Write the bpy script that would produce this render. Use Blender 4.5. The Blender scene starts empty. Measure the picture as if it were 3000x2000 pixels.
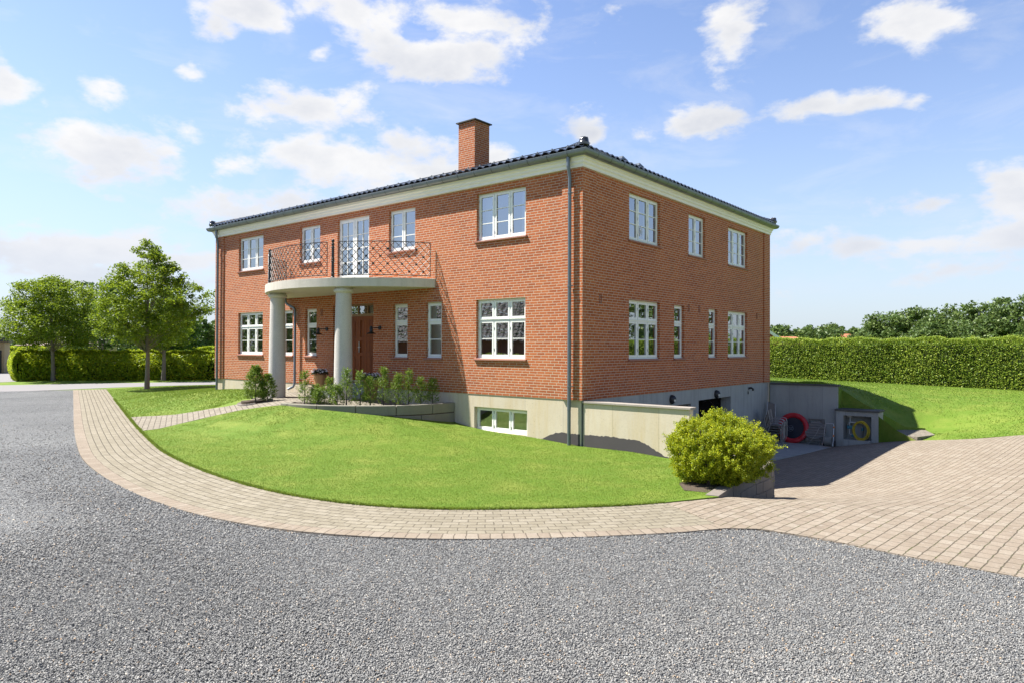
import bpy, math, random
import numpy as np
from mathutils import Vector, Matrix
from mathutils.geometry import delaunay_2d_cdt

S = bpy.context.scene
rad = math.radians

# ------------------------------------------------------------------ camera
FW = Vector((-0.63553, 0.77202, 0.009292)); RT = Vector((0.77212, 0.63547, 0.004052))
CAMP = Vector((9.17376, -13.76807, 1.23818)); FPX = 2031.0
UP = RT.cross(FW).normalized(); RT = FW.cross(UP).normalized()
cam = bpy.data.cameras.new('camera'); cam.sensor_width = 36; cam.lens = FPX/3000*36
cam.clip_start = .05; cam.clip_end = 5000
co = bpy.data.objects.new('camera', cam); S.collection.objects.link(co)
co.matrix_world = Matrix(((RT.x, UP.x, -FW.x, CAMP.x), (RT.y, UP.y, -FW.y, CAMP.y), (RT.z, UP.z, -FW.z, CAMP.z), (0, 0, 0, 1)))
S.camera = co

# ------------------------------------------------------------------ light
S.view_settings.view_transform = 'Standard'; S.view_settings.look = 'None'
S.view_settings.exposure = 1.26; S.view_settings.gamma = 1
SUNV = Vector((-1.76, -1.0, 2.98)).normalized()          # towards the sun
sun = bpy.data.lights.new('sun', 'SUN'); sun.energy = 5.0; sun.angle = rad(.5); sun.color = (1, .955, .88)
so = bpy.data.objects.new('sun', sun); S.collection.objects.link(so)
so.rotation_euler = (-SUNV).to_track_quat('-Z', 'Y').to_euler(); so.location = (-20, -20, 40)
S.cycles.max_bounces = 6; S.cycles.diffuse_bounces = 3; S.cycles.glossy_bounces = 3; S.cycles.transmission_bounces = 4
S.cycles.transparent_max_bounces = 8; S.cycles.caustics_reflective = False; S.cycles.caustics_refractive = False

class NT:
    def __init__(s, tree): s.t = tree; s.n = tree.nodes; s.l = tree.links
    def a(s, typ, ins=None, **kw):
        n = s.n.new(typ)
        for k, v in kw.items(): setattr(n, k, v)
        for k, v in (ins or {}).items():
            if hasattr(v, 'is_linked') or isinstance(v, bpy.types.NodeSocket): s.l.new(v, n.inputs[k])
            else: n.inputs[k].default_value = v
        return n
    def m(s, op, a, b=0.0, c=0.0, clamp=False):
        return s.a('ShaderNodeMath', {0: a, 1: b, 2: c}, operation=op, use_clamp=clamp).outputs[0]
    def mix(s, f, a, b, t='MIX'):
        n = s.a('ShaderNodeMix', data_type='RGBA', blend_type=t)
        for i, v in ((0, f), (6, a), (7, b)):
            if isinstance(v, bpy.types.NodeSocket): s.l.new(v, n.inputs[i])
            elif i == 0: n.inputs[i].default_value = v
            else: n.inputs[i].default_value = (*v, 1) if len(v) == 3 else v
        return n.outputs[2]
    def ramp(s, f, stops):
        n = s.a('ShaderNodeValToRGB', {0: f}); e = n.color_ramp.elements
        while len(e) < len(stops): e.new(.5)
        for i, (p, c) in enumerate(stops):
            e[i].position = p; e[i].color = (*c, 1) if len(c) == 3 else c
        return n.outputs[0]
    def noise(s, v, sc, det=4, rough=.5, out=0, dist=0):
        return s.a('ShaderNodeTexNoise', {'Vector': v, 'Scale': sc, 'Detail': det, 'Roughness': rough, 'Distortion': dist}).outputs[out]
    def mr(s, v, a, b, c=0., d=1.):
        return s.a('ShaderNodeMapRange', {0: v, 1: a, 2: b, 3: c, 4: d}).outputs[0]

w = bpy.data.worlds.new('World'); S.world = w; w.use_nodes = True
T = NT(w.node_tree); T.n.clear()
sky = T.a('ShaderNodeTexSky', sky_type='NISHITA', sun_disc=False, sun_elevation=math.asin(SUNV.z),
          sun_rotation=math.atan2(SUNV.x, SUNV.y), air_density=1.0, dust_density=.4, ozone_density=1.2)
tc = T.a('ShaderNodeTexCoord').outputs['Generated']
def pxdir(x, y):
    return (FW + RT*((x-1500)/FPX) + UP*((1000-y)/FPX)).normalized()
# clouds: (x, y, half width, half height, strength) of each bank as seen from the drive, kept as directions on the sky
CL = [(760, 30, 190, 60, 1), (640, 80, 60, 50, .8), (1050, 30, 330, 65, 1), (1330, 50, 260, 60, .9), (1540, 80, 150, 60, .85), (1250, 175, 190, 62, 1), (1130, 110, 80, 70, .6),
      (1400, 150, 60, 40, .6), (20, 230, 90, 75, 1), (130, 300, 30, 20, .6), (300, 245, 80, 58, 1), (570, 225, 50, 35, .9), (235, 400, 80, 60, .8), (330, 460, 165, 72, 1), (200, 430, 60, 40, .6),
      (930, 150, 45, 30, .55), (740, 330, 130, 58, .85), (880, 310, 190, 62, 1), (640, 390, 150, 50, .85), (1010, 290, 90, 60, .7), (690, 480, 80, 45, .9), (900, 450, 190, 62, 1), (1080, 480, 250, 85, 1), (1250, 510, 150, 85, 1),
      (1460, 455, 60, 38, .8), (680, 625, 200, 60, .95), (850, 600, 160, 50, .8), (1740, 392, 62, 48, 1), (1880, 400, 60, 30, .6), (2050, 376, 95, 48, 1), (2150, 90, 100, 95, 1), (2140, 150, 70, 50, .8),
      (2640, 70, 125, 80, 1), (2560, 110, 60, 45, .7), (2760, 60, 60, 60, .5), (2390, 315, 100, 30, .9), (2540, 300, 140, 34, .9), (2690, 290, 60, 25, .7), (2960, 550, 110, 70, 1), (2700, 610, 130, 38, .8), (2840, 665, 70, 32, .85),
      (2480, 735, 260, 48, .8), (2700, 715, 200, 36, .8), (2900, 700, 230, 40, .85), (2800, 790, 260, 40, .6), (2600, 835, 160, 24, .55), (2400, 850, 200, 26, .35),
      (80, 660, 170, 30, .7), (330, 720, 330, 60, .95), (60, 740, 200, 60, .9), (520, 760, 220, 50, .85), (250, 810, 480, 40, .7), (120, 860, 300, 24, .4), (345, 588, 40, 14, .5),
      (-500, 300, 260, 160, .9), (-900, 600, 300, 120, .9), (3500, 400, 300, 150, .9), (3900, 100, 250, 120, .8), (1500, -500, 700, 180, .9), (2600, -400, 300, 150, .8), (400, -500, 300, 160, .8)]
mask = None
for x, y, a, b, s_ in CL:
    d = pxdir(x, y); r_ = Vector((0, 0, 1)).cross(-d).normalized(); r_ = -r_; u_ = r_.cross(d)
    sc = max(1, Vector(((x-1500)/FPX, (y-1000)/FPX)).length*.55 + .8)
    k1 = 1/(1 + ((x-1500)/FPX)**2 + ((y-1000)/FPX)**2)**.5
    R3 = Matrix((r_, d, u_)).transposed().to_euler()
    mp = T.a('ShaderNodeMapping', {'Vector': tc, 'Location': tuple(d), 'Rotation': tuple(R3), 'Scale': (a/FPX*k1*1.3, .5, b/FPX*k1*1.35)}, vector_type='TEXTURE')
    ln = T.a('ShaderNodeVectorMath', {0: mp.outputs[0]}, operation='LENGTH').outputs['Value']
    v = T.m('MULTIPLY_ADD', ln, -s_, s_)
    mask = v if mask is None else T.m('SMOOTH_MAX', mask, v, .12)
sq = T.a('ShaderNodeMapping', {'Vector': tc, 'Scale': (1, 1, 1.9)}).outputs[0]
n1 = T.noise(sq, 7.5, 9, .56, dist=.25); n2 = T.noise(sq, 26, 8, .62)
dens = T.m('ADD', T.m('MULTIPLY', mask, .95), T.m('MULTIPLY_ADD', n1, 2.9, -1.62))
dens = T.m('ADD', dens, T.m('MULTIPLY_ADD', n2, 1.1, -.55))
cov = T.a('ShaderNodeMapRange', {0: dens, 1: -.10, 2: .50}, interpolation_type='SMOOTHSTEP').outputs[0]
up2 = T.a('ShaderNodeVectorMath', {0: sq, 1: (-.02, -.01, .055)}, operation='ADD').outputs[0]
n1b = T.noise(up2, 7.5, 5, .5)
shade = T.m('ADD', T.m('MULTIPLY', dens, .55), T.m('MULTIPLY_ADD', n1b, 2.4, -1.2), clamp=True)
elev = T.a('ShaderNodeSeparateXYZ', {0: tc}).outputs[2]
ccol = T.mix(shade, (.42, .415, .41), (.29, .30, .325))
ccol = T.mix(T.mr(elev, 0, .25, .8, 0), ccol, (.29, .31, .36))
wisp = T.mr(T.noise(T.a('ShaderNodeMapping', {'Vector': tc, 'Scale': (1, 1, 3.2)}).outputs[0], 5.5, 8, .62, dist=.5), .50, .78, 0, .32)
cov = T.m('MAXIMUM', cov, wisp)
cov = T.m('MULTIPLY', cov, T.mr(elev, -.01, .12, .55, .95))
skyc = T.mix(1.0, sky.outputs[0], (1.05, 1.01, 1.10), 'MULTIPLY')
skyc = T.mix(T.m('MULTIPLY', T.m('POWER', T.mr(elev, -.01, .46, 1, 0), 1.9), .93), skyc, (2.75, 3.3, 3.95))
skyc = T.mix(T.mr(elev, .45, .75), skyc, (.34, .40, .52), 'MULTIPLY')  # overhead sky, out of view, dimmed to cut fill on the shaded walls
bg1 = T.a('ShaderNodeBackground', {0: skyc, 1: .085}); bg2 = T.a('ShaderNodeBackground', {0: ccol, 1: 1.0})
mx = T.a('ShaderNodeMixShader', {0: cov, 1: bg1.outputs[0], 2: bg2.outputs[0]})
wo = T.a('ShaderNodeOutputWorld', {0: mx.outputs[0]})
w.cycles.sampling_method = 'MANUAL'; w.cycles.sample_map_resolution = 512

# ------------------------------------------------------------------ helpers
def unp(x, y, X=None, Y=None, Z=None, d=None):
    v = FW + RT*((x-1500)/FPX) + UP*((1000-y)/FPX)
    if X is not None: t = (X-CAMP.x)/v.x
    elif Y is not None: t = (Y-CAMP.y)/v.y
    elif Z is not None: t = (Z-CAMP.z)/v.z
    else: t = d
    return CAMP + v*t
def newmat(name):
    m = bpy.data.materials.new(name); m.use_nodes = True; t = NT(m.node_tree)
    return m, t, t.n['Principled BSDF']
def simple(name, col, rough=.6, metal=0, var=.15, scale=8, bump=0, bscale=60, spec=.5, coat=0):
    m, t, p = newmat(name)
    o = t.a('ShaderNodeTexCoord').outputs['Object']
    n = t.noise(o, scale, 5, .6)
    c = t.mix(n, tuple(v*(1-var) for v in col), tuple(min(1, v*(1+var)) for v in col))
    t.l.new(c, p.inputs['Base Color']); p.inputs['Roughness'].default_value = rough; p.inputs['Metallic'].default_value = metal
    p.inputs['Specular IOR Level'].default_value = spec; p.inputs['Coat Weight'].default_value = coat
    if bump:
        b = t.a('ShaderNodeBump', {'Height': t.noise(o, bscale, 4, .6), 'Strength': 1., 'Distance': bump})
        t.l.new(b.outputs[0], p.inputs['Normal'])
    return m

def mat_brick(name='brick'):
    m, t, p = newmat(name)
    uv = t.a('ShaderNodeUVMap').outputs[0]
    sx = t.a('ShaderNodeSeparateXYZ', {0: uv})
    row2 = t.m('FLOOR', t.m('DIVIDE', sx.outputs[1], .2000))
    u = t.m('MULTIPLY_ADD', row2, .06, sx.outputs[0])
    wob = t.noise(uv, 9, 2, .5)
    v = t.m('ADD', sx.outputs[1], t.m('MULTIPLY_ADD', wob, .006, -.003))
    vec = t.a('ShaderNodeCombineXYZ', {0: u, 1: v}).outputs[0]
    b = t.a('ShaderNodeTexBrick', {'Vector': vec, 'Color1': (0, 0, 0, 1), 'Color2': (1, 1, 1, 1), 'Mortar': (.5, .5, .5, 1), 'Scale': 1., 'Mortar Size': .0062,
             'Mortar Smooth': .25, 'Bias': 0., 'Brick Width': .24, 'Row Height': 1/15}, offset=.5)
    bc = t.ramp(b.outputs[0], [(0, (0.2967, 0.07218, 0.02373)), (.35, (0.3749, 0.09729, 0.03164)), (.7, (0.4218, 0.1142, 0.03639)), (1, (0.453, 0.1363, 0.04746))])
    sp = t.noise(uv, 90, 3, .6)
    bc = t.mix(t.mr(sp, .35, .75, 0, .4), bc, (.36, .10, .038))
    big = t.noise(uv, .45, 4, .6)
    bc = t.mix(t.mr(big, .4, .7, 0, .22), bc, (.60, .20, .062))
    pat = t.noise(uv, 2.3, 3, .6)
    bc = t.mix(t.mr(pat, .62, .75, 0, .16), bc, (.62, .32, .16))
    stv = t.a('ShaderNodeMapping', {'Vector': uv, 'Scale': (1, .14, 1)}).outputs[0]
    bc = t.mix(t.mr(t.noise(stv, 2.6, 5, .65), .52, .75, 0, .30), bc, (.24, .085, .036))
    foot = t.m('MULTIPLY', t.mr(sx.outputs[1], .05, .9, 1, 0), t.mr(t.noise(uv, 3, 4, .6), .35, .65))
    bc = t.mix(t.m('MULTIPLY', foot, .35), bc, (.20, .085, .045))
    mc = t.mix(t.noise(uv, 14, 3, .6), (.46, .38, .29), (.66, .58, .46))
    c = t.mix(b.outputs[1], bc, mc)
    t.l.new(c, p.inputs['Base Color']); p.inputs['Roughness'].default_value = .85; p.inputs['Specular IOR Level'].default_value = .25
    h = t.m('ADD', t.m('MULTIPLY', t.m('SUBTRACT', 1, b.outputs[1]), 1.), t.m('MULTIPLY', sp, .25))
    h = t.m('ADD', h, t.m('MULTIPLY', b.outputs[0], .25))
    bp = t.a('ShaderNodeBump', {'Height': h, 'Strength': 1., 'Distance': .006}); t.l.new(bp.outputs[0], p.inputs['Normal'])
    return m

def mat_header(name='sill_brick'):
    m, t, p = newmat(name)
    uv = t.a('ShaderNodeTexCoord').outputs['Object']
    sx = t.a('ShaderNodeSeparateXYZ', {0: uv})
    a = t.m('ADD', sx.outputs[0], sx.outputs[1])
    fr = t.m('FRACT', t.m('DIVIDE', a, .0667))
    j = t.m('LESS_THAN', t.m('ABSOLUTE', t.m('SUBTRACT', fr, .5)), .40)
    c = t.mix(t.noise(uv, 20, 3), (.30, .12, .08), (.42, .17, .12))
    c = t.mix(j, (.30, .22, .17), c)
    t.l.new(c, p.inputs['Base Color']); p.inputs['Roughness'].default_value = .7
    bp = t.a('ShaderNodeBump', {'Height': j, 'Strength': 1., 'Distance': .005}); t.l.new(bp.outputs[0], p.inputs['Normal'])
    return m

def mat_pave(name, w_, h_, cols, rot=0., joint=.006, jcol=(.075, .062, .042), shift=.5, lich=.35, freq=2, green=0.):
    m, t, p = newmat(name)
    uv = t.a('ShaderNodeUVMap').outputs[0]
    if rot: uv = t.a('ShaderNodeMapping', {'Vector': uv, 'Rotation': (0, 0, rot)}).outputs[0]
    wob = t.noise(uv, 6, 2, .5, out=1)
    wv = t.a('ShaderNodeVectorMath', {0: wob, 1: (.5, .5, .5)}, operation='SUBTRACT').outputs[0]
    wv = t.a('ShaderNodeVectorMath', {0: wv, 'Scale': .030}, operation='SCALE').outputs[0]
    wv2 = t.a('ShaderNodeVectorMath', {0: t.a('ShaderNodeVectorMath', {0: t.noise(uv, 28, 3, .6, out=1), 1: (.5, .5, .5)}, operation='SUBTRACT').outputs[0], 'Scale': .016}, operation='SCALE').outputs[0]
    wv = t.a('ShaderNodeVectorMath', {0: wv, 1: wv2}, operation='ADD').outputs[0]
    vec = t.a('ShaderNodeVectorMath', {0: uv, 1: wv}, operation='ADD').outputs[0]
    b = t.a('ShaderNodeTexBrick', {'Vector': vec, 'Color1': (0, 0, 0, 1), 'Color2': (1, 1, 1, 1), 'Mortar': (.5, .5, .5, 1), 'Scale': 1., 'Mortar Size': joint,
             'Mortar Smooth': .35, 'Bias': 0., 'Brick Width': w_, 'Row Height': h_}, offset=shift, offset_frequency=freq)
    bc = t.ramp(b.outputs[0], [(0, tuple(.5*a_+.5*b_ for a_, b_ in zip(cols[0], cols[1]))), (.4, cols[1]), (.75, cols[2]), (1, tuple(.5*a_+.5*b_ for a_, b_ in zip(cols[2], cols[3])))])
    fine = t.noise(uv, 60, 5, .7)
    bc = t.mix(t.mr(fine, .3, .75, .0, .55), bc, tuple(v*.72 for v in cols[0]))
    li = t.noise(uv, 15, 6, .75)
    bc = t.mix(t.mr(li, .55, .66, 0, lich*1.4), bc, (.42, .40, .36))
    dk = t.noise(uv, 38, 5, .75); bc = t.mix(t.mr(dk, .52, .66, 0, .5), bc, tuple(v*.5 for v in cols[0]))
    big = t.noise(uv, .5, 4, .6)
    bc = t.mix(t.mr(big, .35, .7, 0, .45), bc, tuple(v*.74 for v in cols[1]))
    dirt = t.noise(uv, 3.2, 6, .72); bc = t.mix(t.mr(dirt, .50, .72, 0, .45), bc, tuple(v*.62 for v in cols[0]))
    bc = t.mix(t.m('MULTIPLY', b.outputs[1], .0), bc, bc)
    jc = t.mix(t.noise(uv, 3, 4, .7), jcol, (.075, .064, .045))
    if green: jc = t.mix(t.mr(t.noise(uv, 5, 4, .7), .5, .62, 0, green), jc, (.06, .08, .012))
    soft = t.mix(.32, jc, bc)
    c = t.mix(b.outputs[1], bc, soft)
    vy = t.a('ShaderNodeSeparateXYZ', {0: vec}).outputs[1]
    ln = t.m('ABSOLUTE', t.m('SUBTRACT', t.m('FRACT', t.m('ADD', t.m('DIVIDE', vy, h_), .5)), .5))
    rowj = t.m('MULTIPLY', t.mr(ln, .03, .07, 1, 0), t.mr(t.noise(uv, 7, 4, .7), .35, .6, .25, 1))
    if h_ < .4: c = t.mix(rowj, c, jc)
    t.l.new(c, p.inputs['Base Color']); p.inputs['Roughness'].default_value = .88; p.inputs['Specular IOR Level'].default_value = .25
    h = t.m('ADD', t.m('SUBTRACT', 1, b.outputs[1]), t.m('MULTIPLY', fine, .3))
    h = t.m('ADD', h, t.m('MULTIPLY', b.outputs[0], .3))
    bp = t.a('ShaderNodeBump', {'Height': h, 'Strength': 1., 'Distance': .014}); t.l.new(bp.outputs[0], p.inputs['Normal'])
    return m

def mat_gravel():
    m, t, p = newmat('gravel_chips')
    uv = t.a('ShaderNodeTexCoord').outputs['Object']
    def off(sc, k): return t.a('ShaderNodeVectorMath', {0: uv, 1: t.a('ShaderNodeVectorMath', {0: t.noise(uv, sc, 2, .5, out=1), 'Scale': k}, operation='SCALE').outputs[0]}, operation='ADD').outputs[0]
    def vor(v, sc, feat='F1'): return t.a('ShaderNodeTexVoronoi', {'Vector': v, 'Scale': sc, 'Randomness': 1.}, voronoi_dimensions='2D', feature=feat)
    w1 = off(60, .013); w2 = off(30, .02)
    va = vor(w1, 88.); vb = vor(w2, 60.); sa = t.a('ShaderNodeSeparateColor', {0: va.outputs['Color']}); sb = t.a('ShaderNodeSeparateColor', {0: vb.outputs['Color']})
    lay = t.m('GREATER_THAN', sb.outputs[0], .72)           # some bigger chips lie on top of the small ones
    sel = t.mix(lay, sa.outputs[0], sb.outputs[1]); tone = t.a('ShaderNodeSeparateColor', {0: sel}).outputs[0]
    dist = t.a('ShaderNodeSeparateColor', {0: t.mix(lay, t.mr(va.outputs['Distance'], .25, .72), t.mr(vb.outputs['Distance'], .3, .8))}).outputs[0]
    c = t.ramp(tone, [(0, (0.09356, 0.09507, 0.09699)), (.25, (0.1806, 0.185, 0.184)), (.6, (0.3097, 0.3169, 0.3111)), (.93, (0.4677, 0.4787, 0.4682)), (.993, (0.4195, 0.4003, 0.3345)), (1, (0.5484, 0.5171, 0.4348))])
    c = t.mix(t.m('MULTIPLY', dist, .95), c, (0.04839, 0.05004, 0.05519))
    gr = t.noise(uv, 150, 3, .7); c = t.mix(t.mr(gr, .35, .7, 0, .35), c, (0.1129, 0.1201, 0.1304))
    big = t.noise(uv, .30, 5, .6); ln_ = t.noise(t.a('ShaderNodeMapping', {'Vector': uv, 'Rotation': (0, 0, rad(20)), 'Scale': (0.1363, 0.9331, 1)}).outputs[0], 1.0, 3, .5); c = t.mix(t.mr(ln_, .42, .62, 0, .22), c, (0.1534, 0.1575, 0.1575)); c = t.mix(t.mr(big, .40, .68, 0, .38), c, (0.3226, 0.3302, 0.3212))
    mid = t.noise(uv, 2.2, 6, .7); c = t.mix(t.mr(mid, .48, .78, 0, .40), c, (0.121, 0.1284, 0.1421))
    t.l.new(c, p.inputs['Base Color']); p.inputs['Roughness'].default_value = .8; p.inputs['Specular IOR Level'].default_value = .3
    h = t.m('ADD', t.m('MULTIPLY', t.m('SUBTRACT', 1, dist), .8), t.m('MULTIPLY', tone, .8)); h = t.m('ADD', h, t.m('MULTIPLY', t.noise(uv, 14, 3, .6), .8))
    bp = t.a('ShaderNodeBump', {'Height': h, 'Strength': 1., 'Distance': .013}); t.l.new(bp.outputs[0], p.inputs['Normal'])
    return m

def mat_lawn():
    m, t, p = newmat('lawn_grass')
    o = t.a('ShaderNodeTexCoord').outputs['Object']
    f = t.noise(o, 55, 5, .75); g = t.noise(o, 1.1, 6, .65); h_ = t.noise(o, .28, 3, .5); k = t.noise(o, 7, 4, .6)
    c = t.mix(t.mr(f, .3, .7), (0.06577, 0.1286, 0.0119), (0.1534, 0.2411, 0.02777))
    c = t.mix(t.mr(g, .44, .68, 0, .50), c, (0.2632, 0.2777, 0.05951))
    c = t.mix(t.mr(k, .55, .75, 0, .45), c, (0.06139, 0.1316, 0.009918))
    c = t.mix(t.mr(h_, .4, .65, 0, .3), c, (0.1462, 0.2119, 0.02381))
    t.l.new(c, p.inputs['Base Color']); p.inputs['Roughness'].default_value = .8; p.inputs['Specular IOR Level'].default_value = .2
    bp = t.a('ShaderNodeBump', {'Height': t.m('ADD', f, k), 'Strength': .8, 'Distance': .02}); t.l.new(bp.outputs[0], p.inputs['Normal'])
    return m

def mat_leaf(name, c0, c1, c2, trans=.35, rough=.5, cl=1.3):
    m, t, p = newmat(name)
    rnd = t.a('ShaderNodeNewGeometry').outputs['Random Per Island']
    o = t.a('ShaderNodeTexCoord').outputs['Object']
    c = t.ramp(rnd, [(0, c0), (.5, c1), (1, c2)])
    c = t.mix(t.mr(t.noise(o, cl, 3, .6), .35, .65, 0, .5), c, c0)
    t.l.new(c, p.inputs['Base Color']); p.inputs['Roughness'].default_value = rough; p.inputs['Specular IOR Level'].default_value = .35
    tr = t.a('ShaderNodeBsdfTranslucent', {0: t.mix(.5, c, c2)})
    mx_ = t.a('ShaderNodeMixShader', {0: trans, 1: p.outputs[0], 2: tr.outputs[0]})
    t.l.new(mx_.outputs[0], t.n['Material Output'].inputs[0])
    return m

def mat_concrete(name, c0, c1, stain=(.3, .26, .17), st=.3, pits=True, rough=.85):
    m, t, p = newmat(name)
    o = t.a('ShaderNodeTexCoord').outputs['Object']
    n = t.noise(o, 1.6, 6, .65)
    c = t.mix(n, c0, c1)
    sv = t.a('ShaderNodeMapping', {'Vector': o, 'Scale': (1, 1, .12)}).outputs[0]
    c = t.mix(t.mr(t.noise(sv, 5, 5, .65), .45, .75, 0, st), c, stain)
    c = t.mix(t.mr(t.noise(o, 30, 4, .7), .5, .8, 0, .35), c, tuple(v*.6 for v in c0))
    h = t.noise(o, 70, 4, .6)
    if pits:
        so_ = t.a('ShaderNodeSeparateXYZ', {0: o}); hx = t.m('ADD', so_.outputs[0], so_.outputs[1])
        fj = t.m('ABSOLUTE', t.m('SUBTRACT', t.m('FRACT', t.m('DIVIDE', hx, 1.18)), .5)); c = t.mix(t.mr(fj, .004, .007, .5, 0), c, tuple(v*.5 for v in c0))
        pan = t.a('ShaderNodeTexWhiteNoise', {1: t.m('FLOOR', t.m('ADD', t.m('DIVIDE', hx, 1.18), .5))}, noise_dimensions='1D').outputs[0]; c = t.mix(t.m('MULTIPLY', pan, .22), c, tuple(v*.72 for v in c0))
    if pits:
        v = t.a('ShaderNodeTexVoronoi', {'Vector': o, 'Scale': 9.}).outputs['Distance']
        pt = t.mr(v, .05, .07, 1, 0)
        c = t.mix(t.m('MULTIPLY', pt, .7), c, (.05, .05, .04))
    t.l.new(c, p.inputs['Base Color']); p.inputs['Roughness'].default_value = rough; p.inputs['Specular IOR Level'].default_value = .25
    bp = t.a('ShaderNodeBump', {'Height': h, 'Strength': .6, 'Distance': .004}); t.l.new(bp.outputs[0], p.inputs['Normal'])
    return m

def mat_terrazzo(name, c0, c1, stain, st, pits=False):
    m = mat_concrete(name, c0, c1, stain, st, pits=False); t = NT(m.node_tree); p = t.n['Principled BSDF']
    src = p.inputs['Base Color'].links[0].from_socket; o = t.a('ShaderNodeTexCoord').outputs['Object']
    c = t.mix(t.mr(t.noise(o, 95, 3, .8), .50, .62, 0, .55), src, (.22, .20, .18)); c = t.mix(t.mr(t.noise(o, 60, 3, .8), .60, .68, 0, .5), c, (.66, .63, .58))
    t.l.new(c, p.inputs['Base Color']); return m
def mat_glass():
    m, t, p = newmat('window_glass')
    gl = t.a('ShaderNodeBsdfGlossy', {0: (.93, .96, 1, 1), 'Roughness': .0})
    o = t.a('ShaderNodeTexCoord').outputs['Object']
    bp = t.a('ShaderNodeBump', {'Height': t.noise(o, 2.0, 2, .4), 'Strength': .5, 'Distance': .0025}); t.l.new(bp.outputs[0], gl.inputs['Normal'])
    tr = t.a('ShaderNodeBsdfTransparent', {0: (.86, .9, .88, 1)})
    lw = t.a('ShaderNodeLayerWeight', {0: .35}).outputs['Fresnel']
    f = t.mr(lw, 0, 1, .34, .95)
    mx_ = t.a('ShaderNodeMixShader', {0: f, 1: tr.outputs[0], 2: gl.outputs[0]})
    t.l.new(mx_.outputs[0], t.n['Material Output'].inputs[0])
    return m

def mat_wood(name, c0, c1, axis='Z', rough=.5, sc=14):
    m, t, p = newmat(name)
    o = t.a('ShaderNodeTexCoord').outputs['Object']
    s_ = {'Z': (1, 1, .06), 'X': (.06, 1, 1), 'Y': (1, .06, 1)}[axis]
    v = t.a('ShaderNodeMapping', {'Vector': o, 'Scale': s_}).outputs[0]
    n = t.noise(v, sc, 6, .7, dist=.6)
    c = t.mix(t.mr(n, .3, .7), c0, c1)
    t.l.new(c, p.inputs['Base Color']); p.inputs['Roughness'].default_value = rough; p.inputs['Specular IOR Level'].default_value = .2
    bp = t.a('ShaderNodeBump', {'Height': n, 'Strength': .5, 'Distance': .003}); t.l.new(bp.outputs[0], p.inputs['Normal'])
    return m

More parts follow.
